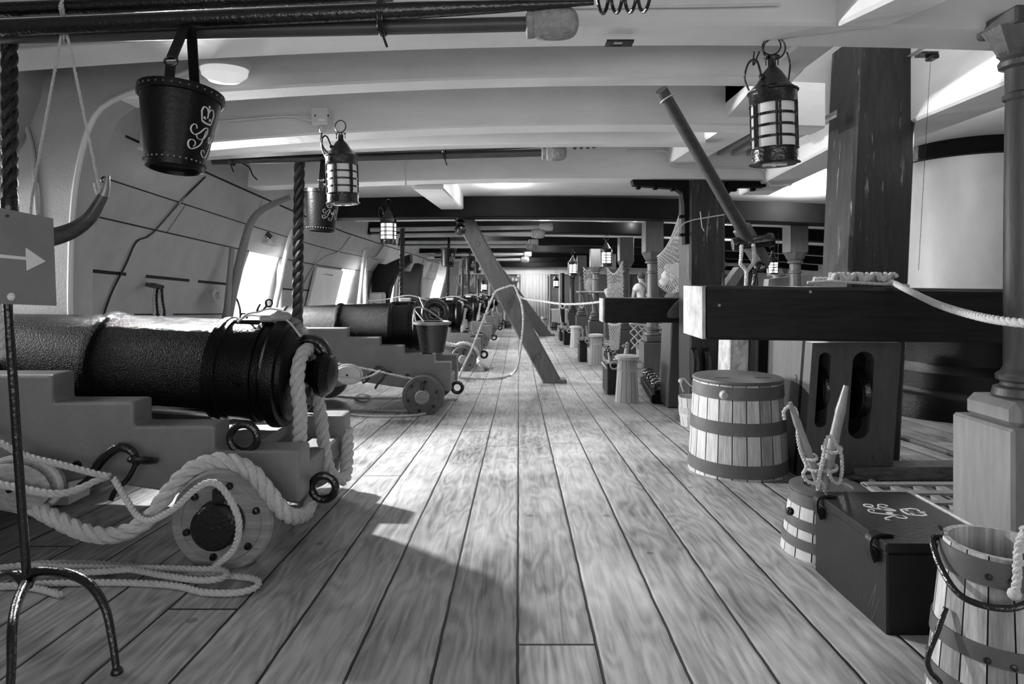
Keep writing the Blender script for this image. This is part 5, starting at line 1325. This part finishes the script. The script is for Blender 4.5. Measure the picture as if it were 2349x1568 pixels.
# ------------------------------------------------------------------ turned pillars
def pillar(label, x, y, material=POSTL, pw=.36, cw=.25, rs=.078, cl=.55, pm=None):
    t = thing('turned_pillar', label, 'pillar', (x, y, fz(y)), 'turned deck pillars')
    f = fz(y); cpz = cz(y) + .03; b = f + .71; tz = cpz - cl
    m = MB(); m.box((x - pw / 2, y - pw / 2, f), (x + pw / 2, y + pw / 2, b - .12), .012)
    m.box((x - pw / 2 + .03, y - pw / 2 + .03, b - .13), (x + pw / 2 - .03, y + pw / 2 - .03, b - .02), .03); m.build('plinth', pm or material, t)
    m = MB(); m.lathe([(rs * 1.5, b - .03), (rs * 1.65, b - .01), (rs * 1.55, b + .02), (rs * 1.2, b + .03), (rs * 1.15, b + .045), (rs * 1.4, b + .055), (rs * 1.42, b + .075), (rs * 1.15, b + .09), (rs, b + .11), (rs * .98, (b + tz) / 2), (rs * .9, tz - .2), (rs * 1.05, tz - .19), (rs * 1.05, tz - .17), (rs * .9, tz - .16), (rs * .92, tz - .06), (rs * 1.25, tz - .05), (rs * 1.3, tz - .03), (rs * 1.1, tz - .01), (rs * 1.35, tz + .01)], (x, y, 0), (0, 0, 1), 32); m.build('shaft', material, t)
    m = MB(); m.box((x - cw / 2, y - cw / 2, tz + .10), (x + cw / 2, y + cw / 2, cpz), .01); m.lathe([(rs * 1.3, tz), (cw * .62, tz + .11)], (x, y, 0), (0, 0, 1), 8, a0=PI / 8); m.build('cap_block', material, t)
    return t
pl0 = pillar('near turned pillar with a pale square plinth at the right edge', 2.165, 2.72, POSTL, .36, .235, .066, .17, PALEPL)
PR = [(1497, 9.2, .0), (1435, 12.0, 0), (1366, 15.3, 0), (1334, 18.3, 0), (1312, 21.6, 0)]
labs = ['turned pillar just left of the aft bitt, in front of the person', 'turned pillar between the bright lantern and the person', 'turned pillar left of the bright lantern', 'slim distant pillar beneath the dark lantern', 'farthest pillar near the radiator']
for (px, y, _), lb in zip(PR, labs): pillar(lb, (px - VX) * y / F, y, POSTL, .34, .27, .085)
pillar('turned pillar seen above the near crosspiece, left of the big bitt', (1824 - VX) * 9.2 / F, 9.2, POSTL, .34, .27, .085)
pillar('short-looking pillar behind the bright lantern', (1400 - VX) * 17.0 / F, 17.0, POSTL, .34, .27, .085)

# ------------------------------------------------------------------ mast
mx, my = 4.70, 6.6
ma = thing('mast', 'huge pale cylindrical mast with a black band and black coat at its foot', 'mast', (mx, my, fz(my)))
m = MB(); f = fz(my); m.lathe([(.66, f), (.66, P(0, 358, 6.0).z), (.655, cz(my) + .35)], (mx, my, 0), (0, 0, 1), 64); m.build('trunk', MASTP, ma)
m = MB(); za, zb2 = P(0, 352, 6.0).z, P(0, 306, 6.0).z; m.lathe([(.66, za), (.685, za + .01), (.685, zb2 - .01), (.66, zb2)], (mx, my, 0), (0, 0, 1), 64); m.build('iron_band', GUNR, ma)
m = MB(); a_, b_, c_ = P(0, 785, 6.0).z, P(0, 848, 6.0).z, P(0, 908, 6.0).z
m.lathe([(.665, a_ + .25), (.67, a_ + .25), (.69, b_ + .02), (.74, b_ - .02), (.78, b_ - .06), (.79, c_ + .03), (.83, c_), (.86, c_ - .05), (.87, f)], (mx, my, 0), (0, 0, 1), 64); m.build('mast_coat', GUN, ma)

# hatch coamings and gratings on the right
def oplank(lab, a, b, w, h, material=COAM, nm='hatch_coaming', cat='coaming'):
    a, b = Vector(a), Vector(b); d = (b - a); L_ = d.length; M_ = Matrix.Translation(a) @ d.to_track_quat('X', 'Z').to_matrix().to_4x4()
    m = MB(); m.box((0, 0, 0), (L_, w, h), .008, M_); m.org = tuple(a); return tag(m.build(nm, material), lab, cat)
g0 = G(1962, 1104)
oplank('worn timber coaming lying across behind the black chest', g0, Vector((g0.x + 1.5, g0.y + .04, fz(g0.y + .04))), .16, .085)
g1, g2 = G(2058, 1005), G(2245, 1068)
oplank('thin worn timber strip running diagonally towards the near pillar', g1, g2, .06, .03)
gt = thing('floor_grating', 'pale wooden hatch grating on the deck behind the black chest', 'grating', (2.45, 3.0, fz(3.0)))
for i in range(7):
    x = 2.0 + i * .13; m = MB(); m.box((x, 2.85, fz(2.95)), (x + .05, 3.7, fz(2.95) + .02)); m.build('slat', GRATE, gt, flat=True)
for i in range(6):
    y = 2.88 + i * .15; m = MB(); m.box((2.0, y, fz(2.95) + .012), (2.85, y + .05, fz(2.95) + .028)); m.build('slat', GRATE, gt, flat=True)
oplank('dark wooden ledge beside the chest lid running towards the grating', (1.70, 2.45, fz(2.45)), (1.70, 3.15, fz(3.15)), .18, .05)
m = MB(); m.ring(G(1975, 1118) + Vector((0, 0, .03)), .075, .018, (0, 0, 1), 28, 10, sx=1.3); m.org = tuple(G(1975, 1118)); tag(m.build('rope_grommet', HOOPW), 'flat dark ring lying beside the match tub', 'ring')

# ------------------------------------------------------------------ conical powder tubs, boxes and shot by the pillars
def powder_tub(label, gx, gy, hh, rb, rt, crank=0):
    c = G(gx, gy); k = c.y / F
    c.y += rb * k
    c.z = fz(c.y)
    t = cooper('conical_tub', label, c, rb * k, rt * k, hh * k, 14, [(hh * k * .70, hh * k * .75)], STAVEP, STAVEP, cat='tub', group='pale conical tubs lining the deck', open_top=False)
    m = MB(); H_ = hh * k; m.lathe([(rt * k + .02, H_ - .03), (rt * k + .035, H_ - .02), (rt * k + .035, H_ + .01), (rt * k + .01, H_ + .025), (0, H_ + .025)], c, (0, 0, 1), 32); m.build('lid', STAVEP, t)
    for s in (-1, 1):
        m = MB(); m.ring(c + Vector((s * (rt * k + .045), 0, H_ * .82)), .045, .01, (0, 1, 0), 18, 6); m.build('rope_becket', ROPE, t)
    return t
powder_tub('nearest pale conical tub, standing left of the lit bitt standard', 1443, 925, 104, 28, 21)
powder_tub('second pale conical tub along the pillar line', 1369, 838, 68, 17, 13)
powder_tub('third pale conical tub, with a dangling rope', 1321, 798, 48, 13, 10)
def sbox(label, gx, gy, w, h, d, group='dark boxes beside the tubs'):
    c = G(gx, gy); k = c.y / F; t = thing('deck_box', label, 'box', c, group)
    m = MB(); m.box(c + Vector((0, 0, 0)), c + Vector((w * k, d, h * k)), .01); m.build('body', CHESTP, t)
    m = MB(); m.box(c + Vector((-.008, -.008, h * k)), c + Vector((w * k + .008, d + .008, h * k + .03)), .006); m.build('lid', CHESTP, t)
    m = MB(); m.tube(smooth_path([c + Vector((-.0, .05, h * k - .04)), c + Vector((-.035, .1, h * k + .01)), c + Vector((-.035, d * .6, h * k + .01)), c + Vector((0, d * .7, h * k - .04))], .03), .009, 6); m.build('handle', ROPE, t)
sbox('dark lidded box left of the nearest conical tub', 1393, 905, 24, 66, .45)
sbox('dark lidded box left of the second conical tub', 1330, 830, 17, 46, .45)
sbox('dark box left of the third conical tub', 1294, 791, 15, 30, .5)
sbox('farther dark box, second from the radiator', 1284, 782, 11, 25, .5)
for i, (gx, gy, hh, lab) in enumerate(((1408, 905, 70, 'white-roped fid standing in the box by the nearest conical tub'), (1342, 830, 60, 'pale fid standing beside the second conical tub'), (1352, 826, 58, 'second pale fid beside the second conical tub'), (1308, 790, 42, 'leaning fid beside the third conical tub'), (1290, 780, 44, 'leaning fid nearest the radiator'))):
    c = G(gx, gy); k = c.y / F; m = MB(); m.tube([c + Vector((0, .12, hh * k * .5)), c + Vector((-.05, .12, hh * k * 1.35))], [.022, .012], 8)
    m.rope([c + Vector((.03 * math.cos(j), .12 + .03 * math.sin(j), hh * k * (.6 + .04 * j))) for j in range(9)], .01, .06, 5, .03); m.org = tuple(c); tag(m.build('match_fid', PALEPOLE), lab, 'fid', 'fids standing in the boxes')
c = G(1433, 905); m = MB(); k = c.y / F; m.tube([P(1434, 822, 7.6), P(1440, 785, 7.6)], [.03, .02], 10); m.rope([P(1434 + 6 * math.cos(j), 800 - j * 2.2, 7.58) for j in range(8)], .01, .05, 5, .02); m.org = tuple(P(1434, 822, 7.6)); tag(m.build('match_fid', PALEPOLE), 'roped fid leaning above the nearest conical tub lid', 'fid')
# shot garland with black balls
sg_ = thing('shot_rack', 'dark wooden shot rack leading away beside the aft bitt standard', 'shot rack', G(1500, 920))
ga, gb = G(1516, 926), G(1478, 868); gb = ga.lerp(gb, .76)
m = MB(); d = gb - ga; M_ = Matrix.Translation(ga) @ d.to_track_quat('X', 'Z').to_matrix().to_4x4(); m.box((0, -.10, .0), (d.length, .10, .10), .01, M_); m.build('rack', BLACKB, sg_)
for i in range(6):
    p = ga.lerp(gb, (i + .45) / 6); p.z = fz(p.y) + .165
    m = MB(); m.sphere(p, .082, 24); m.org = tuple(p); tag(m.build('cannonball', SHOTM), 'glossy black cannonball in the rack by the aft bitt, %s of the row' % ['nearest', 'second', 'third', 'fourth', 'fifth', 'last'][i], 'cannonball', 'cannonballs in the nearer shot rack')
ga, gb = G(1424, 862), G(1396, 815)
m = MB(); d = gb - ga; M_ = Matrix.Translation(ga) @ d.to_track_quat('X', 'Z').to_matrix().to_4x4(); m.box((0, -.10, .0), (d.length, .10, .10), .01, M_); m.org = tuple(ga); tag(m.build('shot_rack', BLACKB), 'farther dark shot rack behind the second conical tub', 'shot rack')
for i in range(6):
    p = ga.lerp(gb, (i + .45) / 6); p.z = fz(p.y) + .165
    m = MB(); m.sphere(p, .082, 20); m.org = tuple(p); tag(m.build('cannonball', SHOTM), 'cannonball in the farther rack behind the second tub, %s of the row' % ['nearest', 'second', 'third', 'fourth', 'fifth', 'last'][i], 'cannonball', 'cannonballs in the farther shot rack')
# slanting sticks beside the pillars (handspikes) and small table
t = thing('mess_table', 'small hanging mess table between the far pillars', 'table', P(1360, 670, 15))
a, b = P(1326, 668, 14.6), P(1388, 674, 14.6); m = MB(); m.box((a.x, 14.4, a.z - .04), (b.x, 15.2, a.z), .01); m.build('tabletop', SHORE, t)
for (xa, xb) in ((1336, 1348), (1349, 1348), (1356, 1368), (1368, 1376)):
    m = MB(); m.tube([P(xa, 676, 14.5), P(xb, 722, 14.5)], .02, 6); m.build('leg', SHORE, t)

# ------------------------------------------------------------------ hammock netting and bundles
def netting(lab, corners, nu, nv, sag, r=.006, kind='stuff', name='netting'):
    """rope mesh over a bilinear patch with sag towards the middle"""
    A, B, C_, D_ = [Vector(c) for c in corners]        # A top-left, B top-right, C bottom-right, D bottom-left
    def pt(u, v):
        p = A.lerp(B, u).lerp(D_.lerp(C_, u), v); return p + Vector((0, 0, -sag * math.sin(PI * u) * (1 - v * .3)))
    m = MB()
    for i in range(-nv, nu + 1):
        for s in (1, -1):
            q = []
            for j in range(nv * 2 + 1):
                u = (i + (j / 2 if s == 1 else nv - j / 2)) / nu; v = j / (nv * 2)
                if -.001 <= u <= 1.001: q.append(pt(min(1, max(0, u)), v) + Vector((0, .01 * s, 0)))
            if len(q) > 1: m.tube(q, r, 4)
    m.tube([pt(i / 12, 0) for i in range(13)], r * 2, 5)
    m.org = tuple(A); o = m.build(name, SOFT); return tag(o, lab, 'net', None, kind)
netting('stowage netting bulging between the pillar and the aft bitt post', [P(1508, 588, 8.4), P(1566, 470, 7.6), P(1572, 660, 7.6), P(1510, 655, 8.4)], 12, 12, .12, .0055)
netting('netting hung in a swag between the two turned pillars', [P(1392, 612, 12.2), P(1428, 600, 11.6), P(1430, 682, 11.6), P(1394, 680, 12.2)], 7, 8, .18, .009)
netting('rope netting hanging under the aft crosspiece, left part', [P(1396, 742, 8.8), P(1424, 742, 8.6), P(1420, 800, 8.6), P(1400, 800, 8.8)], 5, 7, .02, .009)
netting('wide-mesh rope netting between the pillar plinths below the crosspiece', [P(1444, 742, 9.6), P(1560, 742, 9.6), P(1552, 806, 9.6), P(1448, 800, 9.6)], 6, 3, .03, .010)
netting('netting draped behind the far pillars', [P(1338, 612, 16), P(1358, 612, 16), P(1356, 660, 16), P(1340, 662, 16)], 4, 6, .1, .01)
def bundle(lab, c, rx, rz, ry, seed):
    random.seed(seed); m = MB(); m.sphere(c, 1, 26, (rx, ry, rz)); 
    for i, p in enumerate(m.v):
        d = p - Vector(c); m.v[i] = Vector(c) + d * (1 + .10 * math.sin(d.x * 38 + d.z * 22 + seed) + .07 * math.sin(d.z * 55 + d.y * 31))
    m.org = tuple(c); return tag(m.build('hammock_bundle', CANVAS, ang=60), lab, 'bundle')
bundle('white canvas bundle sagging in the netting beside the aft bitt post', P(1545, 632, 8.2), .15, .16, .12, 2)
bundle('lower end of the white hammock bundle, above the visitor in dark clothes', P(1528, 646, 8.1), .08, .06, .07, 5)
bundle('grey white hammock bundle in the netting between the two pillars', P(1412, 668, 12.3), .20, .16, .15, 9)
bundle('heap of stowed canvas in the net beyond the far pillars', P(1353, 655, 16.4), .12, .2, .12, 11)
# ------------------------------------------------------------------ visitors
import bmesh
def skin(name, J, E, material, parent, lvl=2):
    me = bpy.data.meshes.new(name); off = Vector(parent.location)
    while False: pass
    me.from_pydata([Vector(p) - off for p, r in J], E, [])
    o = bpy.data.objects.new(name, me); COL.objects.link(o); o.parent = parent
    md = o.modifiers.new('s', 'SKIN')
    for i, (p, r) in enumerate(J):
        sv = me.skin_vertices[0].data[i]; sv.radius = r if isinstance(r, tuple) else (r, r)
    me.skin_vertices[0].data[0].use_root = True
    o.modifiers.new('ss', 'SUBSURF').levels = lvl; o.modifiers[-1].render_levels = lvl
    me.materials.append(material); md.use_smooth_shade = True
    return o
def person(label, x, y, face, shirt, trous, H=1.74, bend=0, camera=False, akimbo=True):
    f = fz(y); t = thing('person', label, 'person', (x, y, f)); ca, sa = math.cos(face), math.sin(face)
    s = H / 1.74
    def W(lx, ly, z):   # lx to the figure's left-right, ly forward, bend leans the torso forward
        if z > .95: ly += bend * (z - .95); z = .95 + (z - .95) * math.cos(bend)
        return Vector((x + (lx * ca - ly * sa) * s, y + (lx * sa + ly * ca) * s, f + z * s))
    J = [(W(0, 0, .95), .13), (W(0, .0, 1.10), .125), (W(0, 0, 1.28), .145), (W(0, -.01, 1.42), .11), (W(0, 0, 1.50), .055), (W(0, .02, 1.56), .07), (W(0, .03, 1.64), .095), (W(0, .02, 1.71), .065)]
    E = [(i, i + 1) for i in range(7)]
    for sd in (-1, 1):
        b = len(J); J += [(W(sd * .10, 0, .86), .095), (W(sd * .11, .01, .50), .06), (W(sd * .115, -.02, .12), .042), (W(sd * .12, .0, .055), .045), (W(sd * .13, .14, .04), .035)]
        E += [(0, b), (b, b + 1), (b + 1, b + 2), (b + 2, b + 3), (b + 3, b + 4)]
        b = len(J)
        if akimbo: arm = [(W(sd * .17, 0, 1.42), .062), (W(sd * .27, -.03, 1.15), .045), (W(sd * .20, .12, .98), .033), (W(sd * .15, .19, .97), .032)]
        else: arm = [(W(sd * .17, 0, 1.42), .062), (W(sd * .22, .0, 1.15), .045), (W(sd * .21, .18, 1.0), .034), (W(sd * .17, .26, .99), .032)]
        J += arm; E += [(3, b), (b, b + 1), (b + 1, b + 2), (b + 2, b + 3)]
        h = b + 3
        for k_ in range(5):
            b = len(J); o_ = (k_ - 2) * .018
            J += [(W(sd * .14 + o_ * .4, .225, .965 + o_), .010), (W(sd * .12 + o_ * .3, .262, .955 + o_), .008)]; E += [(h, b), (b, b + 1)]
    skin('body', J, E, SKIN, t)
    TJ = [(W(0, 0, 1.0), (.155, .125)), (W(0, 0, 1.14), (.15, .125)), (W(0, 0, 1.30), (.175, .135)), (W(0, -.01, 1.41), (.13, .11)), (W(0, 0, 1.47), .075)]
    TE = [(0, 1), (1, 2), (2, 3), (3, 4)]
    for sd in (-1, 1):
        b = len(TJ); TJ += [(W(sd * .17, 0, 1.40), .085), (W(sd * .225, -.015, 1.26), .075)]; TE += [(3, b), (b, b + 1)]
    skin('shirt', TJ, TE, shirt, t)
    PJ = [(W(0, 0, .98), (.165, .125)), (W(0, 0, .90), .14)]; PE = [(0, 1)]
    for sd in (-1, 1):
        b = len(PJ); PJ += [(W(sd * .10, 0, .80), .108), (W(sd * .11, .01, .48), .08), (W(sd * .115, -.02, .10), .07)]; PE += [(1, b), (b, b + 1), (b + 1, b + 2)]
    skin('trousers', PJ, PE, trous, t)
    for sd in (-1, 1):
        m = MB(); m.sphere(W(sd * .12, .05, .045), 1, 14, (.055, .13, .05)) if abs(sa) < .5 else m.sphere(W(sd * .12, .05, .045), 1, 14, (.12, .07, .05)); m.build('shoe', DARKC, t)
    m = MB(); hc = W(0, .012, 1.665); m.sphere(hc, 1, 20, (.094, .10, .098)); 
    m.v = [p if p.z > hc.z - .05 or (p - W(0, .10, 1.62)).length > .10 else p for p in m.v]
    m.build('hair', DARKC, t)
    m = MB(); m.sphere(W(0, .125, 1.615), .017, 8)
    for sd in (-1, 1): m.sphere(W(sd * .085, .02, 1.63), 1, 8, (.015, .02, .03))
    m.build('ear_and_nose', SKIN, t)
    m = MB()
    for sd in (-1, 1): m.sphere(W(sd * .032, .112, 1.65), .010, 8)
    m.build('eyes', DARKC, t)
    m = MB(); m.tube([W(-.025, .112, 1.585), W(0, .118, 1.583), W(.025, .112, 1.585)], .005, 5); m.build('mouth', DARKC, t)
    if camera:
        m = MB(); m.tube(smooth_path([W(-.09, .06, 1.47), W(-.08, -.07, 1.49), W(-.02, -.15, 1.40), W(.04, -.165, 1.30)], .02), .014, 6); m.box(W(.04, -.15, 1.22) + Vector((-.07, -.05, -.09)), W(.04, -.15, 1.22) + Vector((.07, .03, .09)), .01); m.build('shoulder_bag', DARKC, t)
        m = MB(); m.lathe([(0, .0), (.035, 0), (.035, .01), (0, .012)], W(.04, -.15, 1.2) + Vector((0, -.05, 0)), (0, -1, 0), 18); m.build('bag_badge', SHIRT, t)
    return t
yp = 15.6
person('person in a white T-shirt seen from behind, black bag strap across the back', (1474 - VX) * yp / F, yp, .35, SHIRT, DARKC, 1.76, .08, True)
yp = 10.9
person('person in dark clothes bending forward beyond the netting', (1526 - VX) * yp / F, yp, -1.25, DARKS, DARKC, 1.56, .45, False, False)
# ------------------------------------------------------------------ far end
Yw = YW - .12
def farthing(nm, lab, cat, x0, y0, x1, y1, d, material):
    a = P(x0, y0, Yw); b = P(x1, y1, Yw); m = MB(); m.box((a.x, Yw - d, a.z), (b.x, Yw, b.z), .01); m.org = tuple(a); return tag(m.build(nm, material), lab, cat)
m = MB(); n = 60
for j in range(2):
    for i in range(n + 1):
        p = P(1194 + 62 * i / n, (629, 746)[j], Yw - .1); m.v.append(p + Vector((0, .03 * math.sin(i * .9) + .015 * math.sin(i * 2.3), 0)))
for i in range(n): m.f.append((i, i + 1, n + 2 + i, n + 1 + i))
m.org = tuple(m.v[0]); cu = m.build('doorway_curtain', CANVAS, ang=80); cu.modifiers.new('s', 'SOLIDIFY').thickness = .01
tag(cu, 'pale canvas curtain filling the doorway at the far end of the deck', 'curtain')
rd = thing('radiator', 'white ribbed radiator below the far bulkhead, right of the curtain', 'radiator', P(1283, 742, Yw - .2))
for i in range(12):
    m = MB(); a = P(1266 + i * 3, 710, Yw - .3); b = P(1268 + i * 3, 741, Yw - .3); m.box((a.x, Yw - .3, a.z), (b.x, Yw - .12, b.z), .008); m.build('fin', WHITE, rd)
m = MB(); a = P(1264, 708, Yw - .3); b = P(1303, 711, Yw - .3); m.box((a.x, Yw - .3, a.z), (b.x, Yw - .1, b.z), .01); m.build('top_rail', WHITE, rd)
ex = thing('exit_sign', 'small grey sign with a white doorway symbol and a downward arrow', 'sign', P(1180, 642, Yw))
a = P(1172, 635, Yw); b = P(1190, 646, Yw); m = MB(); m.box((a.x, Yw - .03, a.z), (b.x, Yw, b.z)); m.build('panel', GREYTRUCK, ex, flat=True)
m = MB(); k = Yw / F; c = P(1184.5, 640.5, Yw)
def fl2(pts): 
    q = [Vector((c.x + x * k, Yw - .034, c.z + z * k)) for x, z in pts]; nn = len(q)
    m.add(q + [p + Vector((0, .003, 0)) for p in q], [tuple(range(nn)), tuple(reversed(range(nn, 2 * nn)))] + [(i, (i + 1) % nn, nn + (i + 1) % nn, nn + i) for i in range(nn)])
fl2([(-.6, 4), (.6, 4), (.6, -1.5), (-.6, -1.5)]); fl2([(-3.2, 0.2), (-2.4, 1.0), (0, -2.2), (0, -4)]); fl2([(0, -4), (0, -2.2), (2.4, 1.0), (3.2, .2)]); m.build('arrow', SIGNW, ex, flat=True)
m = MB(); fl2([(-10, 3.5), (-5.5, 3.5), (-5.5, 2.6), (-10, 2.6)]); fl2([(-10, 2.6), (-9, 2.6), (-9, -3.5), (-10, -3.5)]); fl2([(-6.4, 2.6), (-5.5, 2.6), (-5.5, -3.5), (-6.4, -3.5)]); fl2([(-8.4, 1.6), (-7.0, 1.6), (-7.0, -1), (-8.4, -1)]); m.build('doorway_symbol', SIGNW, ex, flat=True)
m = MB(); m.tube([P(1290, 626, Yw - 1), P(1290, 744, Yw - 1)], .08, 12); m.org = tuple(P(1290, 744, Yw - 1)); tag(m.build('iron_stanchion', IRON), 'black round stanchion right of the far lantern', 'stanchion')
for i, (x, y, w, h, lab) in enumerate(((1146, 757, 9, 18, 'dark small tub at the far left of the aisle'), (1165, 756, 8, 16, 'second dark tub left of the curtain'), (1270, 760, 8, 18, 'dark ribbed tub in front of the radiator'))):
    c = P(x, y, 23.6 - i * 1.2); c.z = fz(c.y); k = c.y / F
    tt = cooper('fire_tub', lab, c, w * k, w * k * 1.1, h * k, 12, [(.08, .12)], HOOPW, IRON, cat='tub', group='dark tubs at the far end')
for i, (x, y, lab) in enumerate(((1248, 742, 'pale ribbed tub on the aisle before the curtain'),)):
    c = P(x, y, 21); c.z = fz(21.0); k = 21 / F
    cooper('fire_tub', lab, c, 8 * k, 6.5 * k, 32 * k, 12, [(.1, .14), (.35, .38)], STAVEP, HOOPW, cat='tub')
# white tin pail and lamp glimpsed above the crosspiece
pail('tin_pail', 'shiny tin pail seen above the near crosspiece, under the bright lantern', P(1785, 652, 10.5), .11, .08, .16, TIN)
m = MB(); tp_ = P(1785, 652, 10.5); m.tube(smooth_path([tp_ + Vector((-.11, 0, .15)), tp_ + Vector((-.08, 0, .26)), tp_ + Vector((0, 0, .30)), tp_ + Vector((.08, 0, .26)), tp_ + Vector((.11, 0, .15))], .02), .006, 6); m.tube([tp_ + Vector((0, 0, .30)), Vector((tp_.x, 10.5, cz(10.5)))], .005, 5); m.org = tuple(tp_); tag(m.build('pail_hanger', IRON), 'thin dark hanger holding the shiny tin pail above the crosspiece', 'hanger')
m = MB(); q = [P(x, y, 9.8) for x, y in ((1560, 790), (1690, 612), (1712, 612), (1590, 790))]; m.prism([(p.x, p.z) for p in q], 9.7, 9.95); m.org = tuple(q[0]); tag(m.build('sloping_board', SHORE, flat=True), 'sloping brown board behind the pale strop', 'board')
m = MB(); q = [P(x, y, 10.2) for x, y in ((1758, 640), (1860, 628), (1860, 840), (1740, 840))]; m.prism([(p.x, p.z) for p in q], 10.1, 10.3); m.org = tuple(q[0]); tag(m.build('canvas_screen', HULL, flat=True), 'pale grey screen seen beyond the turned pillar over the crosspiece', 'screen')

# ------------------------------------------------------------------ light
def area(name, loc, target, w, h, power, col=(1, 1, 1), spread=None):
    l = bpy.data.lights.new(name, 'AREA'); l.shape = 'RECTANGLE'; l.size = w; l.size_y = h; l.energy = power; l.color = col
    if spread: l.spread = spread
    o = bpy.data.objects.new(name, l); COL.objects.link(o); o.location = loc
    o.rotation_euler = (Vector(target) - Vector(loc)).to_track_quat('-Z', 'Y').to_euler(); return o
PW = [35, 520, 420, 330, 330, 330]
for i, (a, b) in enumerate(PORTS):
    y = (a + b) / 2; z = wz2(-.0, y)
    area('port_daylight', (-3.62, y + .1, z + .12), (0, y - .9, z - .55), b - a + .3, 1.0, PW[i])
# fill points added among the beams, without fixtures, and added area fills behind the camera
def pt(name, loc, power, r=.12):
    l = bpy.data.lights.new(name, 'POINT'); l.energy = power; l.shadow_soft_size = r
    o = bpy.data.objects.new(name, l); COL.objects.link(o); o.location = loc; return o
for (x, y, e) in ((-.2, 7.6, 14), (.4, 9.9, 16), (-.8, 12.9, 32), (.6, 15.6, 34), (-.6, 18.5, 34), (.3, 21.4, 44), (3.6, 8.0, 40), (3.6, 12, 40), (3.5, 16.5, 40), (.5, 23.6, 60), (3.4, 5.0, 14), (3.3, 3.6, 7), (1.9, 14.2, 60), (1.9, 10.6, 25)):
    pt('deck_fill', (x, y, cz(y) + .14), e, .1)
sl = bpy.data.lights.new('flood_lamp', 'SPOT'); sl.energy = 620; sl.spot_size = math.radians(104); sl.spot_blend = .5; sl.shadow_soft_size = .05
so = bpy.data.objects.new('flood_lamp', sl); COL.objects.link(so); so.location = P(428, 368, 4.6)
so.rotation_euler = (Vector((.9, 2.9, fz(2.9))) - so.location).to_track_quat('-Z', 'Y').to_euler()
area('back_fill', (-.6, -2.6, CZ + .25), (.2, 2.5, CZ + 1.3), 3.4, 1.5, 40)  # fill added behind the camera, tilted up to brighten the beam faces
area('back_fill', (2.4, -1.6, CZ + .3), (1.6, 4, CZ + .8), 1.6, 1.2, 15)  # second added fill, unseen, on the right behind the camera
pt('hatch_light', (1.9, 3.8, cz(3.8) + .6), 6, .1)
w = bpy.data.worlds.new('World'); S.world = w; w.use_nodes = True
w.node_tree.nodes['Background'].inputs[0].default_value = (1, 1, 1, 1); w.node_tree.nodes['Background'].inputs[1].default_value = .18

# ------------------------------------------------------------------ camera
cam = bpy.data.cameras.new('Camera'); co = bpy.data.objects.new('Camera', cam); COL.objects.link(co)
co.location = (0, 0, CZ); co.rotation_euler = (PI / 2, 0, 0)
cam.sensor_width = 36; cam.lens = F / 2349 * 36
cam.shift_x = -(VX - 1174.5) / 2349; cam.shift_y = -(784 - VY) / 2349
cam.clip_start = .05; cam.clip_end = 200
S.camera = co
S.view_settings.view_transform = 'Standard'; S.view_settings.look = 'None'; S.view_settings.gamma = 1; S.view_settings.exposure = .35
S.view_settings.use_curve_mapping = False
